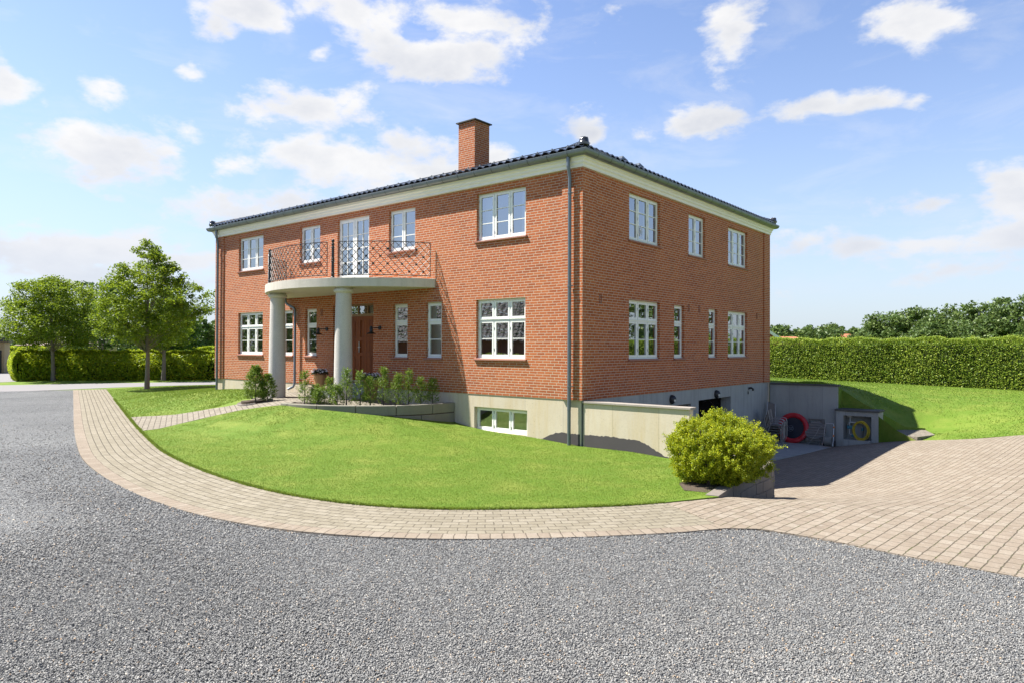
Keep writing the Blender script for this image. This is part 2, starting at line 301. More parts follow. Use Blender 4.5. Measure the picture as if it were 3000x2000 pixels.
M = dict(
    brick=mat_brick(), sill=mat_header(), gravel=mat_gravel(), lawn=mat_lawn(), glass=mat_glass(),
    white=simple('white_paint', (.80, .80, .76), .38, var=.05, scale=5),
    cornice=simple('cream_cornice', (.82, .78, .70), .6, var=.06, scale=3),
    zinc=simple('aged_zinc', (.19, .215, .225), .42, .55, var=.28, scale=2.5),
    pipe=simple('zinc_pipe', (.15, .175, .20), .4, .5, var=.12, scale=3),
    joint=simple('zinc_joint', (.05, .055, .06), .6, .3),
    tile=simple('glazed_black_tile', (.028, .030, .036), .22, 0, var=.3, scale=6, spec=.7, coat=.6),
    iron=simple('wrought_iron', (.028, .029, .032), .45, .3, var=.2),
    black=simple('black_metal', (.02, .021, .024), .4, .2),
    clip=simple('steel_clip', (.5, .5, .5), .3, .9),
    dark=simple('dark_interior', (.045, .05, .048), .9),
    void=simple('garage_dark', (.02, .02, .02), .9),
    room=simple('room_wall', (.20, .22, .20), .9), curtain=simple('curtain_cloth', (.52, .56, .60), .9, var=.06),
    plinth=mat_concrete('pale_concrete', (.50, .43, .33), (.64, .565, .445), (.50, .38, .19), .6),
    conc=mat_concrete('grey_concrete', (0.2835, 0.297, 0.2835), (0.405, 0.4185, 0.405), (0.1755, 0.1823, 0.1755), .5),
    slab=mat_concrete('balcony_concrete', (.50, .465, .40), (.62, .575, .50), (.28, .26, .19), .35, pits=False),
    granite=mat_terrazzo('column_terrazzo', (.52, .495, .455), (.66, .63, .58), (.34, .32, .27), .25, pits=False),
    coping=mat_concrete('stone_coping', (.26, .23, .20), (.36, .32, .28), (.15, .14, .12), .3, pits=False),
    dcoping=mat_concrete('dark_coping', (.075, .075, .07), (.12, .118, .11), (.05, .05, .05), .3, pits=False),
    stone=mat_concrete('kerb_stone', (.17, .16, .13), (.27, .255, .205), (.16, .15, .12), .35, pits=False),
    block=mat_concrete('block_stone', (.15, .13, .11), (.24, .21, .18), (.10, .09, .08), .3, pits=False),
    bitumen=simple('bitumen_coating', (.060, .052, .055), .7, var=.2, scale=3),
    door=mat_wood('mahogany', (.11, .026, .007), (.30, .085, .020), 'Z', .5, 9),
    doorframe=mat_wood('oiled_frame', (.20, .12, .06), (.30, .19, .10), 'X', .5),
    pot=mat_wood('pot_wood', (.33, .17, .07), (.50, .29, .13), 'Z', .55),
    teak=mat_wood('weathered_teak', (.13, .12, .11), (.22, .205, .19), 'X', .7),
    stake=mat_wood('stake_wood', (.20, .17, .11), (.30, .26, .18), 'Z', .8),
    soil=simple('soil', (.075, .055, .038), .95, var=.4, scale=25, bump=.02, bscale=30),
    asphalt=simple('pale_asphalt', (.21, .20, .20), .9, var=.08, scale=20, bump=.004),
    bark=simple('tree_bark', (.19, .165, .135), .9, var=.35, scale=9, bump=.01, bscale=30),
    dbark=simple('dark_bark', (.09, .075, .06), .9, var=.35, scale=9, bump=.01, bscale=30),
    red=simple('red_pvc', (.42, .012, .02), .42, var=.12), net=simple('jump_mat', (.008, .011, .022), .45, var=.3, scale=4),
    pale=simple('pale_mark', (.25, .27, .30), .6), alu=simple('aluminium_tube', (.35, .34, .33), .35, .6),
    textile=simple('taupe_textile', (.17, .155, .14), .8), yellow=simple('yellow_hose', (.42, .32, .02), .45, var=.2, scale=20),
    ghose=simple('grey_hose', (.24, .24, .22), .5), orange=simple('orange_plastic', (.6, .18, .02), .4), cyan=simple('turquoise_plastic', (.05, .2, .26), .4),
    wplastic=simple('white_plastic', (.6, .6, .58), .4), lampw=simple('lamp_glass', (.55, .58, .58), .3), flower=simple('white_petals', (.75, .72, .78), .6),
    rtile=simple('red_roof_tile', (.42, .15, .07), .8, var=.15, scale=2), rbrick=simple('far_brick', (.26, .10, .06), .85, var=.2, scale=2), ybrick=simple('yellow_brick', (.40, .30, .18), .85, var=.15, scale=3),
    rockroof=simple('grey_pink_roof', (.36, .27, .24), .9), whitepaint2=simple('gable_white', (.7, .7, .7), .5),
    leaf_tree=mat_leaf('maple_leaf', (0.06315, 0.1244, 0.009867), (0.1579, 0.2486, 0.01579), (0.3158, 0.3908, 0.02368), .45),
    leaf_dark=mat_leaf('dark_leaf', (0.027, 0.0675, 0.012), (0.06, 0.1275, 0.018), (0.12, 0.21, 0.0225), .3),
    leaf_hedge=mat_leaf('beech_leaf', (0.126, 0.2185, 0.02448), (0.2772, 0.3795, 0.04896), (0.4788, 0.5405, 0.08568), .40, cl=.8),
    leaf_hedge2=mat_leaf('privet_leaf', (0.1009, 0.1973, 0.01076), (0.3229, 0.4485, 0.02153), (0.6458, 0.6817, 0.03588), .4),
    leaf_bush=mat_leaf('golden_leaf', (.095, .165, .006), (.33, .40, .012), (.64, .63, .03), .38, cl=2.4),
    leaf_thuja=mat_leaf('thuja_spray', (0.049, 0.119, 0.0112), (0.14, 0.238, 0.0168), (0.308, 0.392, 0.042), .3, cl=5),
    leaf_far=mat_leaf('far_leaf', (0.0525, 0.09752, 0.02376), (0.09752, 0.1575, 0.03696), (0.18, 0.24, 0.0594), .25, cl=.25),
    blade=mat_leaf('grass_blade', (0.08548, 0.161, 0.01369), (0.1709, 0.2685, 0.02509), (0.2874, 0.3528, 0.05931), .35, cl=1.1),
    purple=mat_leaf('dark_plant', (.02, .03, .015), (.04, .06, .02), (.08, .1, .03), .2),
)
pink = ((0.2288, 0.1842, 0.1382), (0.2773, 0.2285, 0.1748), (0.3189, 0.2697, 0.2115), (0.3465, 0.3096, 0.251))
M['pave_strip'] = mat_pave('strip_pavers', .21, .14, ((0.2116, 0.1848, 0.1336), (0.2627, 0.2321, 0.1705), (0.2992, 0.2662, 0.2017), (0.3283, 0.2957, 0.2345)))
M['pave_head'] = mat_pave('header_pavers', .14, .5, pink, shift=0)
M['pave_drive'] = mat_pave('drive_pavers', .21, .14, pink, rot=rad(-85), green=.8, jcol=(.085, .07, .048))
M['pave_path'] = mat_pave('path_pavers', .21, .14, ((0.2061, 0.1796, 0.1398), (0.2576, 0.2282, 0.1796), (0.2944, 0.262, 0.2091), (0.3238, 0.287, 0.2355)), rot=rad(25))

class MB:
    def __init__(s): s.v = []; s.f = []; s.uv = None
    def mark(s): s.marks = getattr(s, 'marks', [(0, 0)])+[(len(s.v), len(s.f))]
    def build_each(s, name, mat, parent=None, **kw):
        mk = s.marks
        for (v0, f0), (v1, f1) in zip(mk[:-1], mk[1:]):
            if f1 == f0: continue
            m = MB(); m.v = s.v[v0:v1]; m.f = [tuple(k-v0 for k in f) for f in s.f[f0:f1]]; m.build(name, mat, parent, **kw)
    def quad(s, *p):
        i = len(s.v); s.v += [tuple(q) for q in p]; s.f.append(tuple(range(i, i+len(p)))); return s
    def box(s, x0, x1, y0, y1, z0, z1):
        i = len(s.v)
        s.v += [(x0, y0, z0), (x1, y0, z0), (x1, y1, z0), (x0, y1, z0), (x0, y0, z1), (x1, y0, z1), (x1, y1, z1), (x0, y1, z1)]
        s.f += [tuple(i+k for k in q) for q in ((0, 3, 2, 1), (4, 5, 6, 7), (0, 1, 5, 4), (1, 2, 6, 5), (2, 3, 7, 6), (3, 0, 4, 7))]; return s
    def tube(s, pts, r, n=8, cap=True, closed=False):
        pts = [Vector(p) for p in pts]; rs = r if isinstance(r, (list, tuple)) else [r]*len(pts)
        i0 = len(s.v); N = len(pts); prev = None
        for k, p in enumerate(pts):
            if closed: t = pts[(k+1) % N]-pts[k-1]
            else: t = pts[min(k+1, N-1)]-pts[max(k-1, 0)]
            t = t.normalized() if t.length > 1e-9 else Vector((0, 0, 1))
            ref = prev if prev is not None else (Vector((0, 0, 1)) if abs(t.z) < .9 else Vector((1, 0, 0)))
            a = (ref - t*ref.dot(t)); a = a.normalized() if a.length > 1e-6 else t.orthogonal().normalized()
            b = t.cross(a); prev = a
            for j in range(n):
                q = 2*math.pi*j/n; s.v.append(tuple(p+(a*math.cos(q)+b*math.sin(q))*rs[k]))
        for k in range(N if closed else N-1):
            for j in range(n):
                k2 = (k+1) % N
                s.f.append((i0+k*n+j, i0+k*n+(j+1) % n, i0+k2*n+(j+1) % n, i0+k2*n+j))
        if cap and not closed:
            s.f.append(tuple(i0+j for j in range(n))[::-1]); s.f.append(tuple(i0+(N-1)*n+j for j in range(n)))
        return s
    def lathe(s, c, prof, n=24, cap=True):
        i0 = len(s.v)
        for r, z in prof:
            for j in range(n):
                q = 2*math.pi*j/n; s.v.append((c[0]+r*math.cos(q), c[1]+r*math.sin(q), c[2]+z))
        for k in range(len(prof)-1):
            for j in range(n): s.f.append((i0+k*n+j, i0+k*n+(j+1) % n, i0+(k+1)*n+(j+1) % n, i0+(k+1)*n+j))
        if cap:
            s.f.append(tuple(i0+j for j in range(n))[::-1]); s.f.append(tuple(i0+(len(prof)-1)*n+j for j in range(n)))
        return s
    def prism(s, poly, z0, z1):
        n = len(poly); i = len(s.v)
        s.v += [(x, y, z0) for x, y in poly]+[(x, y, z1) for x, y in poly]
        s.f.append(tuple(range(i, i+n))[::-1]); s.f.append(tuple(range(i+n, i+2*n)))
        for k in range(n): s.f.append((i+k, i+(k+1) % n, i+n+(k+1) % n, i+n+k))
        return s
    def sphere(s, c, r, n=12, m=8, sc=(1, 1, 1)):
        return s.lathe_s(c, r, n, m, sc)
    def lathe_s(s, c, r, n, m, sc):
        i0 = len(s.v)
        for k in range(m+1):
            a = math.pi*k/m
            for j in range(n):
                q = 2*math.pi*j/n; s.v.append((c[0]+r*sc[0]*math.sin(a)*math.cos(q), c[1]+r*sc[1]*math.sin(a)*math.sin(q), c[2]-r*sc[2]*math.cos(a)))
        for k in range(m):
            for j in range(n): s.f.append((i0+k*n+j, i0+k*n+(j+1) % n, i0+(k+1)*n+(j+1) % n, i0+(k+1)*n+j))
        return s
    def xf(s, mtx, start=0):
        for k in range(start, len(s.v)): s.v[k] = tuple(mtx @ Vector(s.v[k]))
        return s
    def build(s, name, mat, parent=None, smooth=False, bevel=0, uv=True):
        me = bpy.data.meshes.new(name)
        off = Vector((0, 0, 0)); q = parent
        while q is not None: off += q.location; q = q.parent
        vs = [(a-off.x, b-off.y, c-off.z) for a, b, c in s.v] if parent else s.v
        me.from_pydata(vs, [], s.f)
        if uv: autouv(me, off, s.uv)
        me.materials.append(mat if not isinstance(mat, str) else M[mat])
        if smooth: me.shade_smooth()
        o = bpy.data.objects.new(name, me); S.collection.objects.link(o)
        if parent: o.parent = parent
        if smooth:
            try: me.set_sharp_from_angle(angle=rad(40))
            except Exception: pass
        if bevel:
            b = o.modifiers.new('bevel', 'BEVEL'); b.width = bevel; b.segments = 2; b.limit_method = 'ANGLE'
        return o
def autouv(me, off, uvs=None):
    l = me.uv_layers.new(name='UVMap')
    arr = np.zeros(len(me.loops)*2, np.float32); k = 0
    if uvs is not None:
        for lp in me.loops: arr[2*lp.index:2*lp.index+2] = uvs[lp.vertex_index]
    else:
        for p in me.polygons:
            n = p.normal; ax, ay, az = abs(n.x), abs(n.y), abs(n.z)
            for li in p.loop_indices:
                c = me.vertices[me.loops[li].vertex_index].co
                x, y, z = c.x+off.x, c.y+off.y, c.z+off.z
                arr[2*li:2*li+2] = (x, y) if az > ax and az > ay else ((x+y*.0, z) if ay >= ax else (y+.12, z))
    l.data.foreach_set('uv', arr)
def tag(o, label=None, cat=None, group=None, kind=None):
    if label: o['label'] = label
    if cat: o['category'] = cat
    if group: o['group'] = group
    if kind: o['kind'] = kind
    return o
def thing(name, label, cat, loc=(0, 0, 0), group=None):
    o = bpy.data.objects.new(name, None); S.collection.objects.link(o); o.location = loc
    o.empty_display_size = .1
    return tag(o, label, cat, group)
def copy_tree(o, parent=None):
    c = o.copy(); S.collection.objects.link(c); c.parent = parent
    for ch in [q for q in S.objects if q.parent == o and q != c]: copy_tree(ch, c)
    return c
def rng(seed): return np.random.default_rng(seed)

def quads_mesh(name, V, mat, parent=None, off=Vector((0, 0, 0))):
    """V: (N,4,3) array of separate quads"""
    n = len(V); me = bpy.data.meshes.new(name)
    vv = V.reshape(-1, 3) - np.array(off)
    me.vertices.add(n*4); me.vertices.foreach_set('co', vv.astype(np.float32).ravel())
    me.loops.add(n*4); me.loops.foreach_set('vertex_index', np.arange(n*4, dtype=np.int32))
    me.polygons.add(n); me.polygons.foreach_set('loop_start', np.arange(0, n*4, 4, dtype=np.int32))
    me.update(calc_edges=True); me.materials.append(M[mat] if isinstance(mat, str) else mat)
    o = bpy.data.objects.new(name, me); S.collection.objects.link(o)
    if parent: o.parent = parent
    return o
def leafquads(P, size, seed, aspect=.55, upbias=.35, out=None):
    """P (N,3) centres; leaf rhombs of random direction"""
    R = rng(seed); n = len(P)
    d = R.normal(size=(n, 3)); d[:, 2] *= .7
    if out is not None: d += out*.8
    d /= np.linalg.norm(d, axis=1)[:, None]
    nr = R.normal(size=(n, 3)); nr[:, 2] = np.abs(nr[:, 2])+upbias
    sd = np.cross(d, nr); sd /= np.linalg.norm(sd, axis=1)[:, None]+1e-9
    s = size*R.uniform(.6, 1.3, n)[:, None]
    return np.stack([P-d*s*.5, P+sd*s*aspect*.5, P+d*s*.5, P-sd*s*aspect*.5], 1)

# ------------------------------------------------------------------ ground
def catmull(P, step):
    P = [np.array(p, float) for p in P]; out = []
    for i in range(len(P)-1):
        p0 = P[max(i-1, 0)]; p1 = P[i]; p2 = P[i+1]; p3 = P[min(i+2, len(P)-1)]
        k = max(1, int(np.linalg.norm(p2-p1)/step))
        for j in range(k):
            t = j/k
            t1 = (p2-p0)*.5*np.linalg.norm(p2-p1)/max(1e-6, np.linalg.norm(p2-p0)*.5); t2 = (p3-p1)*.5*np.linalg.norm(p2-p1)/max(1e-6, np.linalg.norm(p3-p1)*.5)
            h = (2*t**3-3*t**2+1, t**3-2*t**2+t, -2*t**3+3*t**2, t**3-t**2)
            out.append(h[0]*p1+h[1]*t1+h[2]*p2+h[3]*t2)
    out.append(P[-1]); return np.array(out)
OUTER = catmull([(-30.05, -.85), (-23.8, -2.9), (-17.64, -4.92), (-11.96, -6.78), (-8.24, -7.95), (-5.76, -8.66), (-3.36, -9.14), (-1.39, -9.36), (.07, -9.37), (1.05, -9.24), (1.99, -8.98), (2.86, -8.56), (3.52, -8.11), (4.39, -7.32), (5.06, -6.58), (5.50, -6.02), (5.80, -5.55)], .35)
tg = np.gradient(OUTER, axis=0); tg /= np.linalg.norm(tg, axis=1)[:, None]
NRM = np.stack([-tg[:, 1], tg[:, 0]], 1)
HEAD = OUTER+NRM*.215; INNER = OUTER+NRM*1.44
G0 = -.95
DR = [(5.47, -6.03), (5.70, -5.57), (5.95, -5.36), (6.81, -5.27), (7.87, -5.40), (8.73, -5.45), (16, -5.6)]
WALLC = [(2.75, .24), (3.8, .2), (4.45, -.1), (4.76, -.8), (4.78, -1.85), (4.88, -2.9), (5.02, -3.9)]
def offs(P, d):
    P = np.array(P); t = np.gradient(P, axis=0); t /= np.linalg.norm(t, axis=1)[:, None]; return P+np.stack([-t[:, 1], t[:, 0]], 1)*d
WC = catmull(WALLC, .22)
WI_ = offs(WC, .20) if offs(WC, .2)[-3][0] < WC[-3][0] else offs(WC, -.20)
DR = [tuple(p) for p in catmull([tuple(OUTER[-1])]+[(6.1, -5.33)]+DR[3:-1]+[(11, -5.5)], .25)][1:]+[(16, -5.6)]
gravel_poly = [tuple(p) for p in OUTER]+DR+[(16, -32), (-48, -32), (-33, -6), (-31.3, -3.5)]
strip_poly = [tuple(p) for p in OUTER]+[tuple(p) for p in INNER[::-1]]
drive_poly = [tuple(OUTER[-1])]+DR+[(16, 11.8), (12, 11.9), (7.8, 12.0), (5, 12.1), (3.76, 12.6), (3.76, 13.3), (2.42, 13.3), (2.42, 12.9), (0, 12.9), (0, .24)]+[tuple(p) for p in WC]+[tuple(INNER[-1])]
pad_poly = [(0, .24), (0, 12.9), (2.41, 12.9), (2.2, 10.5), (1.9, 8.9), (1.7, 7.5), (1.5, 4), (1.4, .24)]
road_poly = [(-31.4, -3.7), (-30.2, 1.2), (-28.2, 5.6), (-25.6, 11), (-22, 20), (-15, 40), (-19, 42), (-26, 22), (-29.3, 14), (-31.8, 8.5), (-34.4, 3), (-36.9, -2.4), (-45, -20), (-40, -20)]
yard_poly = [(-48, 9), (-44, 4.5), (-40.5, -.8), (-41, -4), (-80, -6), (-80, 12)]
kerb_out = [tuple(p) for p in catmull([(-7.6, -3.22), (-6.9, -3.25), (-6.2, -3.02), (-5.4, -2.5), (-4.72, -1.85), (-4.36, -1.0), (-4.26, .05)], .25)]
path_poly = [(-9.75, -6.3), (-9.54, -5.6), (-9.85, -4.9), (-9.6, -4.1), (-9.1, -3.5), (-8.3, -3.22)]+kerb_out+[(-12.6, .05), (-11.9, -1.2), (-10.9, -2.2), (-10.35, -2.75), (-10.5, -3.2), (-10.9, -3.45), (-12.21, -3.95), (-13.51, -4.8), (-13.9, -5.4)]
house_poly = [(-17.40, .06), (.0, .06), (.0, 12.9), (-17.40, 12.9)]
bed_in = [(x+.5*(-8.2-x)/math.hypot(x+8.2, y-.2), y+.5*(.2-y)/math.hypot(x+8.2, y-.2)) for x, y in kerb_out]
bed_poly = kerb_out+bed_in[::-1]
step_poly = [(3.76, 12.6), (5.0, 12.12), (5.35, 13.2), (4.85, 14.6), (4.3, 14.2), (3.76, 13.6)]

def tps(ctrl):
    C = np.array(ctrl, float); n = len(C); P = C[:, :2]
    def K(A, B):
        d2 = ((A[:, None, :]-B[None])**2).sum(-1); return .5*d2*np.log(d2+1e-9)
    A = np.zeros((n+3, n+3)); A[:n, :n] = K(P, P)+np.eye(n)*.02; A[:n, n] = 1; A[:n, n+1:] = P; A[n, :n] = 1; A[n+1:, :n] = P.T
    wgt = np.linalg.solve(A, np.r_[C[:, 2], 0, 0, 0])
    def f(Q):
        Q = np.asarray(Q, float).reshape(-1, 2); out = np.zeros(len(Q))
        for i in range(0, len(Q), 20000):
            q = Q[i:i+20000]; out[i:i+20000] = K(q, P)@wgt[:n]+wgt[n]+q@wgt[n+1:]
        return out
    return f
ctrl = [(0, 0, -1.09), (1.4, 0, -1.09), (2.6, 0, -1.15), (3.6, -.3, -1.0), (-1.54, 0, -1.0), (-3.33, 0, -.93), (-17.3, 0, -.46), (-14.7, 0, -.34), (-16, -1.5, -.45),
        (-7.3, -3.4, -.34), (-6.2, -3.2, -.39), (-5.35, -2.65, -.46), (-4.65, -2.0, -.55), (-4.2, -1, -.70), (-4.1, 0, -.83),
        (-12.6, 0, -.33), (-11, -1.5, -.34), (-8.8, -2.5, -.33), (-6, -1, -.33), (-9, -1, -.33), (-12.3, -1.8, -.37), (-10.84, -3.3, -.56), (-12.2, -3.9, -.82), (-8.2, -3.2, -.39), (-9.3, -3.6, -.56), (-10, -4.8, -.85),
        (-20, 0, -.62), (-18, 3, -.5), (-18, 12, -.5), (-27, 1.4, -.84), (-31, 1, -.93), (-35, 3, -.9), (-28, 6, -.86), (-25, 12, -.8), (-40, 0, -.9), (-37, 10, -.9), (-33, -6, -.97), (-45, -20, -1.0), (-41, -4, -.95),
        (0, 13.1, -.06), (2.4, 13.15, -.10), (-2, 18, -.05), (-3.6, 23.2, -.28), (7.2, 23.2, -.51), (2, 30, -.45), (2, 23.2, -.38), (-9, 18, -.05), (-12, 14, -.2),
        (1, 14, -.05), (2, 14.6, -.12), (0, 16, -.06), (1.5, 16, -.16), (3, 16.2, -.38), (-1, 14.5, -.04), (2.45, 13.3, -.25), (3.0, 13.4, -.62), (3.7, 13.45, -1.0), (3.95, 14.0, -1.32), (4.4, 14.4, -1.5), (4.85, 14.7, -1.5), (4.36, 15.5, -.85), (3.3, 14.6, -.58), (5.3, 13.3, -1.6), (5, 12.1, -1.74), (6.4, 12.0, -1.53), (7.8, 12.0, -1.29), (10, 12, -1.0), (16, 12, -.8),
        (5.5, 15.5, -1.1), (7.5, 14.8, -1.0), (3, 18, -.36), (5, 18, -.60), (8, 17, -.74), (14, 23.2, -.62), (12, 18, -.75), (20, 30, -.8),
        (3.9, -1.5, -.97), (4.5, -3, -.96), (2, -3, -1.03), (0, -3.5, -1.0), (-2.5, -3.2, -.90), (-4.5, -4.5, -.80), (-7, -5, -.80), (-1, -6, -.97), (-14, -3.4, -.72), (-20, -2.2, -.85)]
for p in INNER[::6]: ctrl.append((p[0], p[1], -.935))
for a in range(12): ctrl.append((-5+110*math.cos(a*math.pi/6), 110*math.sin(a*math.pi/6), -1.2))
H_lawn0 = tps(ctrl)
def H_lawn(Q):
    Q = np.asarray(Q, float).reshape(-1, 2); r = np.hypot(Q[:, 0]+5, Q[:, 1]); k = np.clip((r-60)/40, 0, 1)
    return H_lawn0(Q)*(1-k)+(-1.2)*k
dctrl = [(5.0, -4.0, -.95), (6, -4.2, -.95), (7.5, -4.0, -.95), (9, -4, -.95), (12, -4, -.95), (5.5, -5.8, -.95), (7, -5.3, -.95), (9, -5.5, -.95), (13, -5.6, -.95), (16, -5.6, -.95), (4.5, -5.3, -.95),
         (4.85, -.75, -1.56), (4.0, .3, -1.80), (3.8, 2.26, -1.92), (4.36, 2.24, -1.82), (4.9, 2.4, -1.73), (4.91, 4.4, -1.76), (4.9, 6.5, -1.73), (4.88, 9.3, -1.71), (4.88, 11.9, -1.72),
         (2.4, 12.7, -2.2), (3.7, 12.6, -1.95), (2.0, 9, -2.2), (1.5, 5, -2.2), (1.4, .5, -2.2), (2.7, .4, -2.05), (6.5, 12.1, -1.53), (7.8, 12, -1.29), (10.5, 12, -1.0), (16, 12, -.85), (7.5, 6, -1.33), (7.6, 2, -1.2), (10, 2, -.98), (10.5, 6, -1.0), (16, 3, -.9), (6.5, -1.5, -1.16), (9, -1, -.99), (5.9, -2.8, -1.03), (5.2, -2.6, -1.15)]
H_drive = tps(dctrl)

def inside(poly, Q):
    P = np.array(poly); x, y = Q[:, 0], Q[:, 1]; r = np.zeros(len(Q), bool); j = len(P)-1
    for i in range(len(P)):
        c = ((P[i, 1] > y) != (P[j, 1] > y)) & (x < (P[j, 0]-P[i, 0])*(y-P[i, 1])/(P[j, 1]-P[i, 1]+1e-12)+P[i, 0]); r ^= c; j = i
    return r
polys = [('house', house_poly), ('blockwall', [tuple(p) for p in WC]+[tuple(p) for p in WI_[::-1]]), ('pad', pad_poly), ('drive', drive_poly), ('strip', strip_poly), ('gravel', gravel_poly), ('step', step_poly), ('bed', bed_poly), ('path', path_poly), ('road', road_poly), ('yard', yard_poly)]
pts = []; edges = []
def densify(poly, st):
    o = []
    for i in range(len(poly)):
        a = np.array(poly[i]); b = np.array(poly[(i+1) % len(poly)]); k = max(1, int(np.linalg.norm(b-a)/st))
        for j in range(k): o.append(tuple(a+(b-a)*j/k))
    return o
for nm, po in polys:
    dp = densify(po, .5 if nm not in ('yard', 'road') else 2); i0 = len(pts); pts += dp
    edges += [(i0+i, i0+(i+1) % len(dp)) for i in range(len(dp))]
gx = np.arange(-40, 17, .55); gy = np.arange(-10, 34, .55)
R = rng(1)
gg = np.array([(a, b) for a in gx for b in gy]); gg += R.uniform(-.05, .05, gg.shape); pts += [tuple(p) for p in gg]
g2 = np.array([(a, b) for a in np.arange(-120, 121, 6.) for b in np.arange(-120, 121, 6.) if not (-40 < a < 17 and -10 < b < 34)]); pts += [tuple(p) for p in g2]
i0 = len(pts); ring = [(1800*math.cos(a*math.pi/16), 1800*math.sin(a*math.pi/16)) for a in range(32)]; pts += ring
pts += [(400*math.cos(a*math.pi/16), 400*math.sin(a*math.pi/16)) for a in range(32)]
edges += [(i0+i, i0+(i+1) % 32) for i in range(32)]
cv, ce, cf, *_ = delaunay_2d_cdt([Vector(p) for p in pts], edges, [], 1, 1e-4)
CV = np.array([(v.x, v.y) for v in cv]); CF = np.array([f for f in cf if len(f) == 3])
cen = CV[CF].mean(1); reg = np.full(len(CF), len(polys))
for k in range(len(polys)-1, -1, -1): reg[inside(polys[k][1], cen)] = k
def region(nm, mat, zf, skirt=.25, label=None):
    k = [p[0] for p in polys].index(nm) if nm != 'lawn' else len(polys)
    F = CF[reg == k]; used = np.unique(F); mp = -np.ones(len(CV), int); mp[used] = np.arange(len(used))
    Q = CV[used]; z = zf(Q); v = [(a, b, c) for (a, b), c in zip(Q, z)]; f = [tuple(mp[t]) for t in F]
    cnt = {}
    for t in f:
        for i in range(3):
            e = (t[i], t[(i+1) % 3]); cnt[e] = 1
    n0 = len(v)
    if skirt:
        bl = {}
        for (a, b) in list(cnt):
            if (b, a) not in cnt:
                for q in (a, b):
                    if q not in bl: bl[q] = len(v); v.append((v[q][0], v[q][1], v[q][2]-skirt))
                f.append((a, bl[a], bl[b], b))
    mb = MB(); mb.v = v; mb.f = f
    return mb
tag(region('lawn', 'lawn', lambda q: H_lawn(q), skirt=1.3).build('lawn', 'lawn', smooth=True), kind='structure')
tag(region('gravel', 'gravel', lambda q: np.full(len(q), -.957)+.012*np.sin(q[:, 0]*.7)*np.sin(q[:, 1]*.9)).build('gravel_drive', 'gravel'), kind='structure')
tag(region('drive', 'drive', H_drive).build('paved_driveway', 'pave_drive', smooth=True), kind='structure')
tag(region('pad', 'pad', lambda q: np.full(len(q), -2.17)).build('concrete_apron', 'conc'), kind='structure')
tag(region('path', 'path', lambda q: H_lawn(q)+.004).build('path', 'pave_path', smooth=True), kind='structure')
tag(region('bed', 'bed', lambda q: H_lawn(q)*0-.30).build('planting_bed_soil', 'soil'), kind='structure')
tag(region('road', 'road', lambda q: H_lawn(q)+.01).build('road', 'asphalt', smooth=True), kind='structure')
tag(region('yard', 'yard', lambda q: H_lawn(q)+.01).build('neighbour_yard_paving', 'asphalt', smooth=True), kind='structure')
tag(region('step', 'step', lambda q: np.full(len(q), -1.60)).build('side_paving', 'pave_path'), kind='structure')
# curved strip of pavers that follows the drive edge
def ruled(A, B, z, wA, wB, sk=.06):
    mb = MB(); L = np.r_[0, np.cumsum(np.linalg.norm(np.diff((A+B)/2, axis=0), axis=1))]; mb.uv = []
    for i in range(len(A)):
        mb.v += [(A[i][0], A[i][1], z-sk), (A[i][0], A[i][1], z), (B[i][0], B[i][1], z), (B[i][0], B[i][1], z-sk)]
        mb.uv += [(L[i], wA-sk), (L[i], wA), (L[i], wB), (L[i], wB+sk)]
    for i in range(len(A)-1):
        for j in range(3): mb.f.append((4*i+j, 4*(i+1)+j, 4*(i+1)+j+1, 4*i+j+1))
    return mb
tag(ruled(HEAD, INNER, -.945, 0.0, 1.26).build('paving_strip', 'pave_strip'), kind='structure')
tag(ruled(OUTER, HEAD, -.945, .1, .4).build('paving_strip_header_course', 'pave_head'), kind='structure')

# ------------------------------------------------------------------ house
house = thing('brick_house', 'two storey red brick house with white casement windows and dark tiled hip roof', 'house', (-8.7, 6.4, -.4))
XL, YB, HZ, WI = -17.45, 12.80, 5.56, .045
PW = .6
def Fm(a, d, z): return (a, WI+d, z)
def Sm(a, d, z): return (-WI-d, a, z)
def Fp(a, d, z): return (a, .06+d, z)
def Sp(a, d, z): return (-.06-d, a, z)
F_open = [(-3.45, -1.76, 4.10, 5.36, 'U3'), (-7.05, -5.88, 4.11, 5.35, 'U2'), (-9.59, -7.98, 3.28, 5.37, 'BD'), (-11.71, -10.54, 4.11, 5.35, 'U2'), (-15.76, -14.04, 4.10, 5.36, 'U3'),
          (-3.45, -1.76, .96, 2.52, 'L3'), (-5.41, -4.77, .95, 2.52, 'L1'), (-6.83, -6.19, .95, 2.52, 'L1'), (-11.36, -10.71, .95, 2.52, 'L1'), (-12.79, -12.12, .95, 2.52, 'L1'), (-15.76, -14.04, .96, 2.52, 'L3'),
          (-9.80, -7.75, .0, 2.60, 'DOOR')]
S_open = [(2.27, 4.00, 4.10, 5.36, 'U3'), (5.84, 7.04, 4.08, 5.34, 'U2'), (8.88, 10.61, 4.07, 5.35, 'U3'),
          (2.27, 4.00, .96, 2.52, 'L3'), (4.89, 5.55, .96, 2.51, 'L1'), (7.31, 7.98, .96, 2.51, 'L1'), (8.87, 10.61, .96, 2.51, 'L3')]
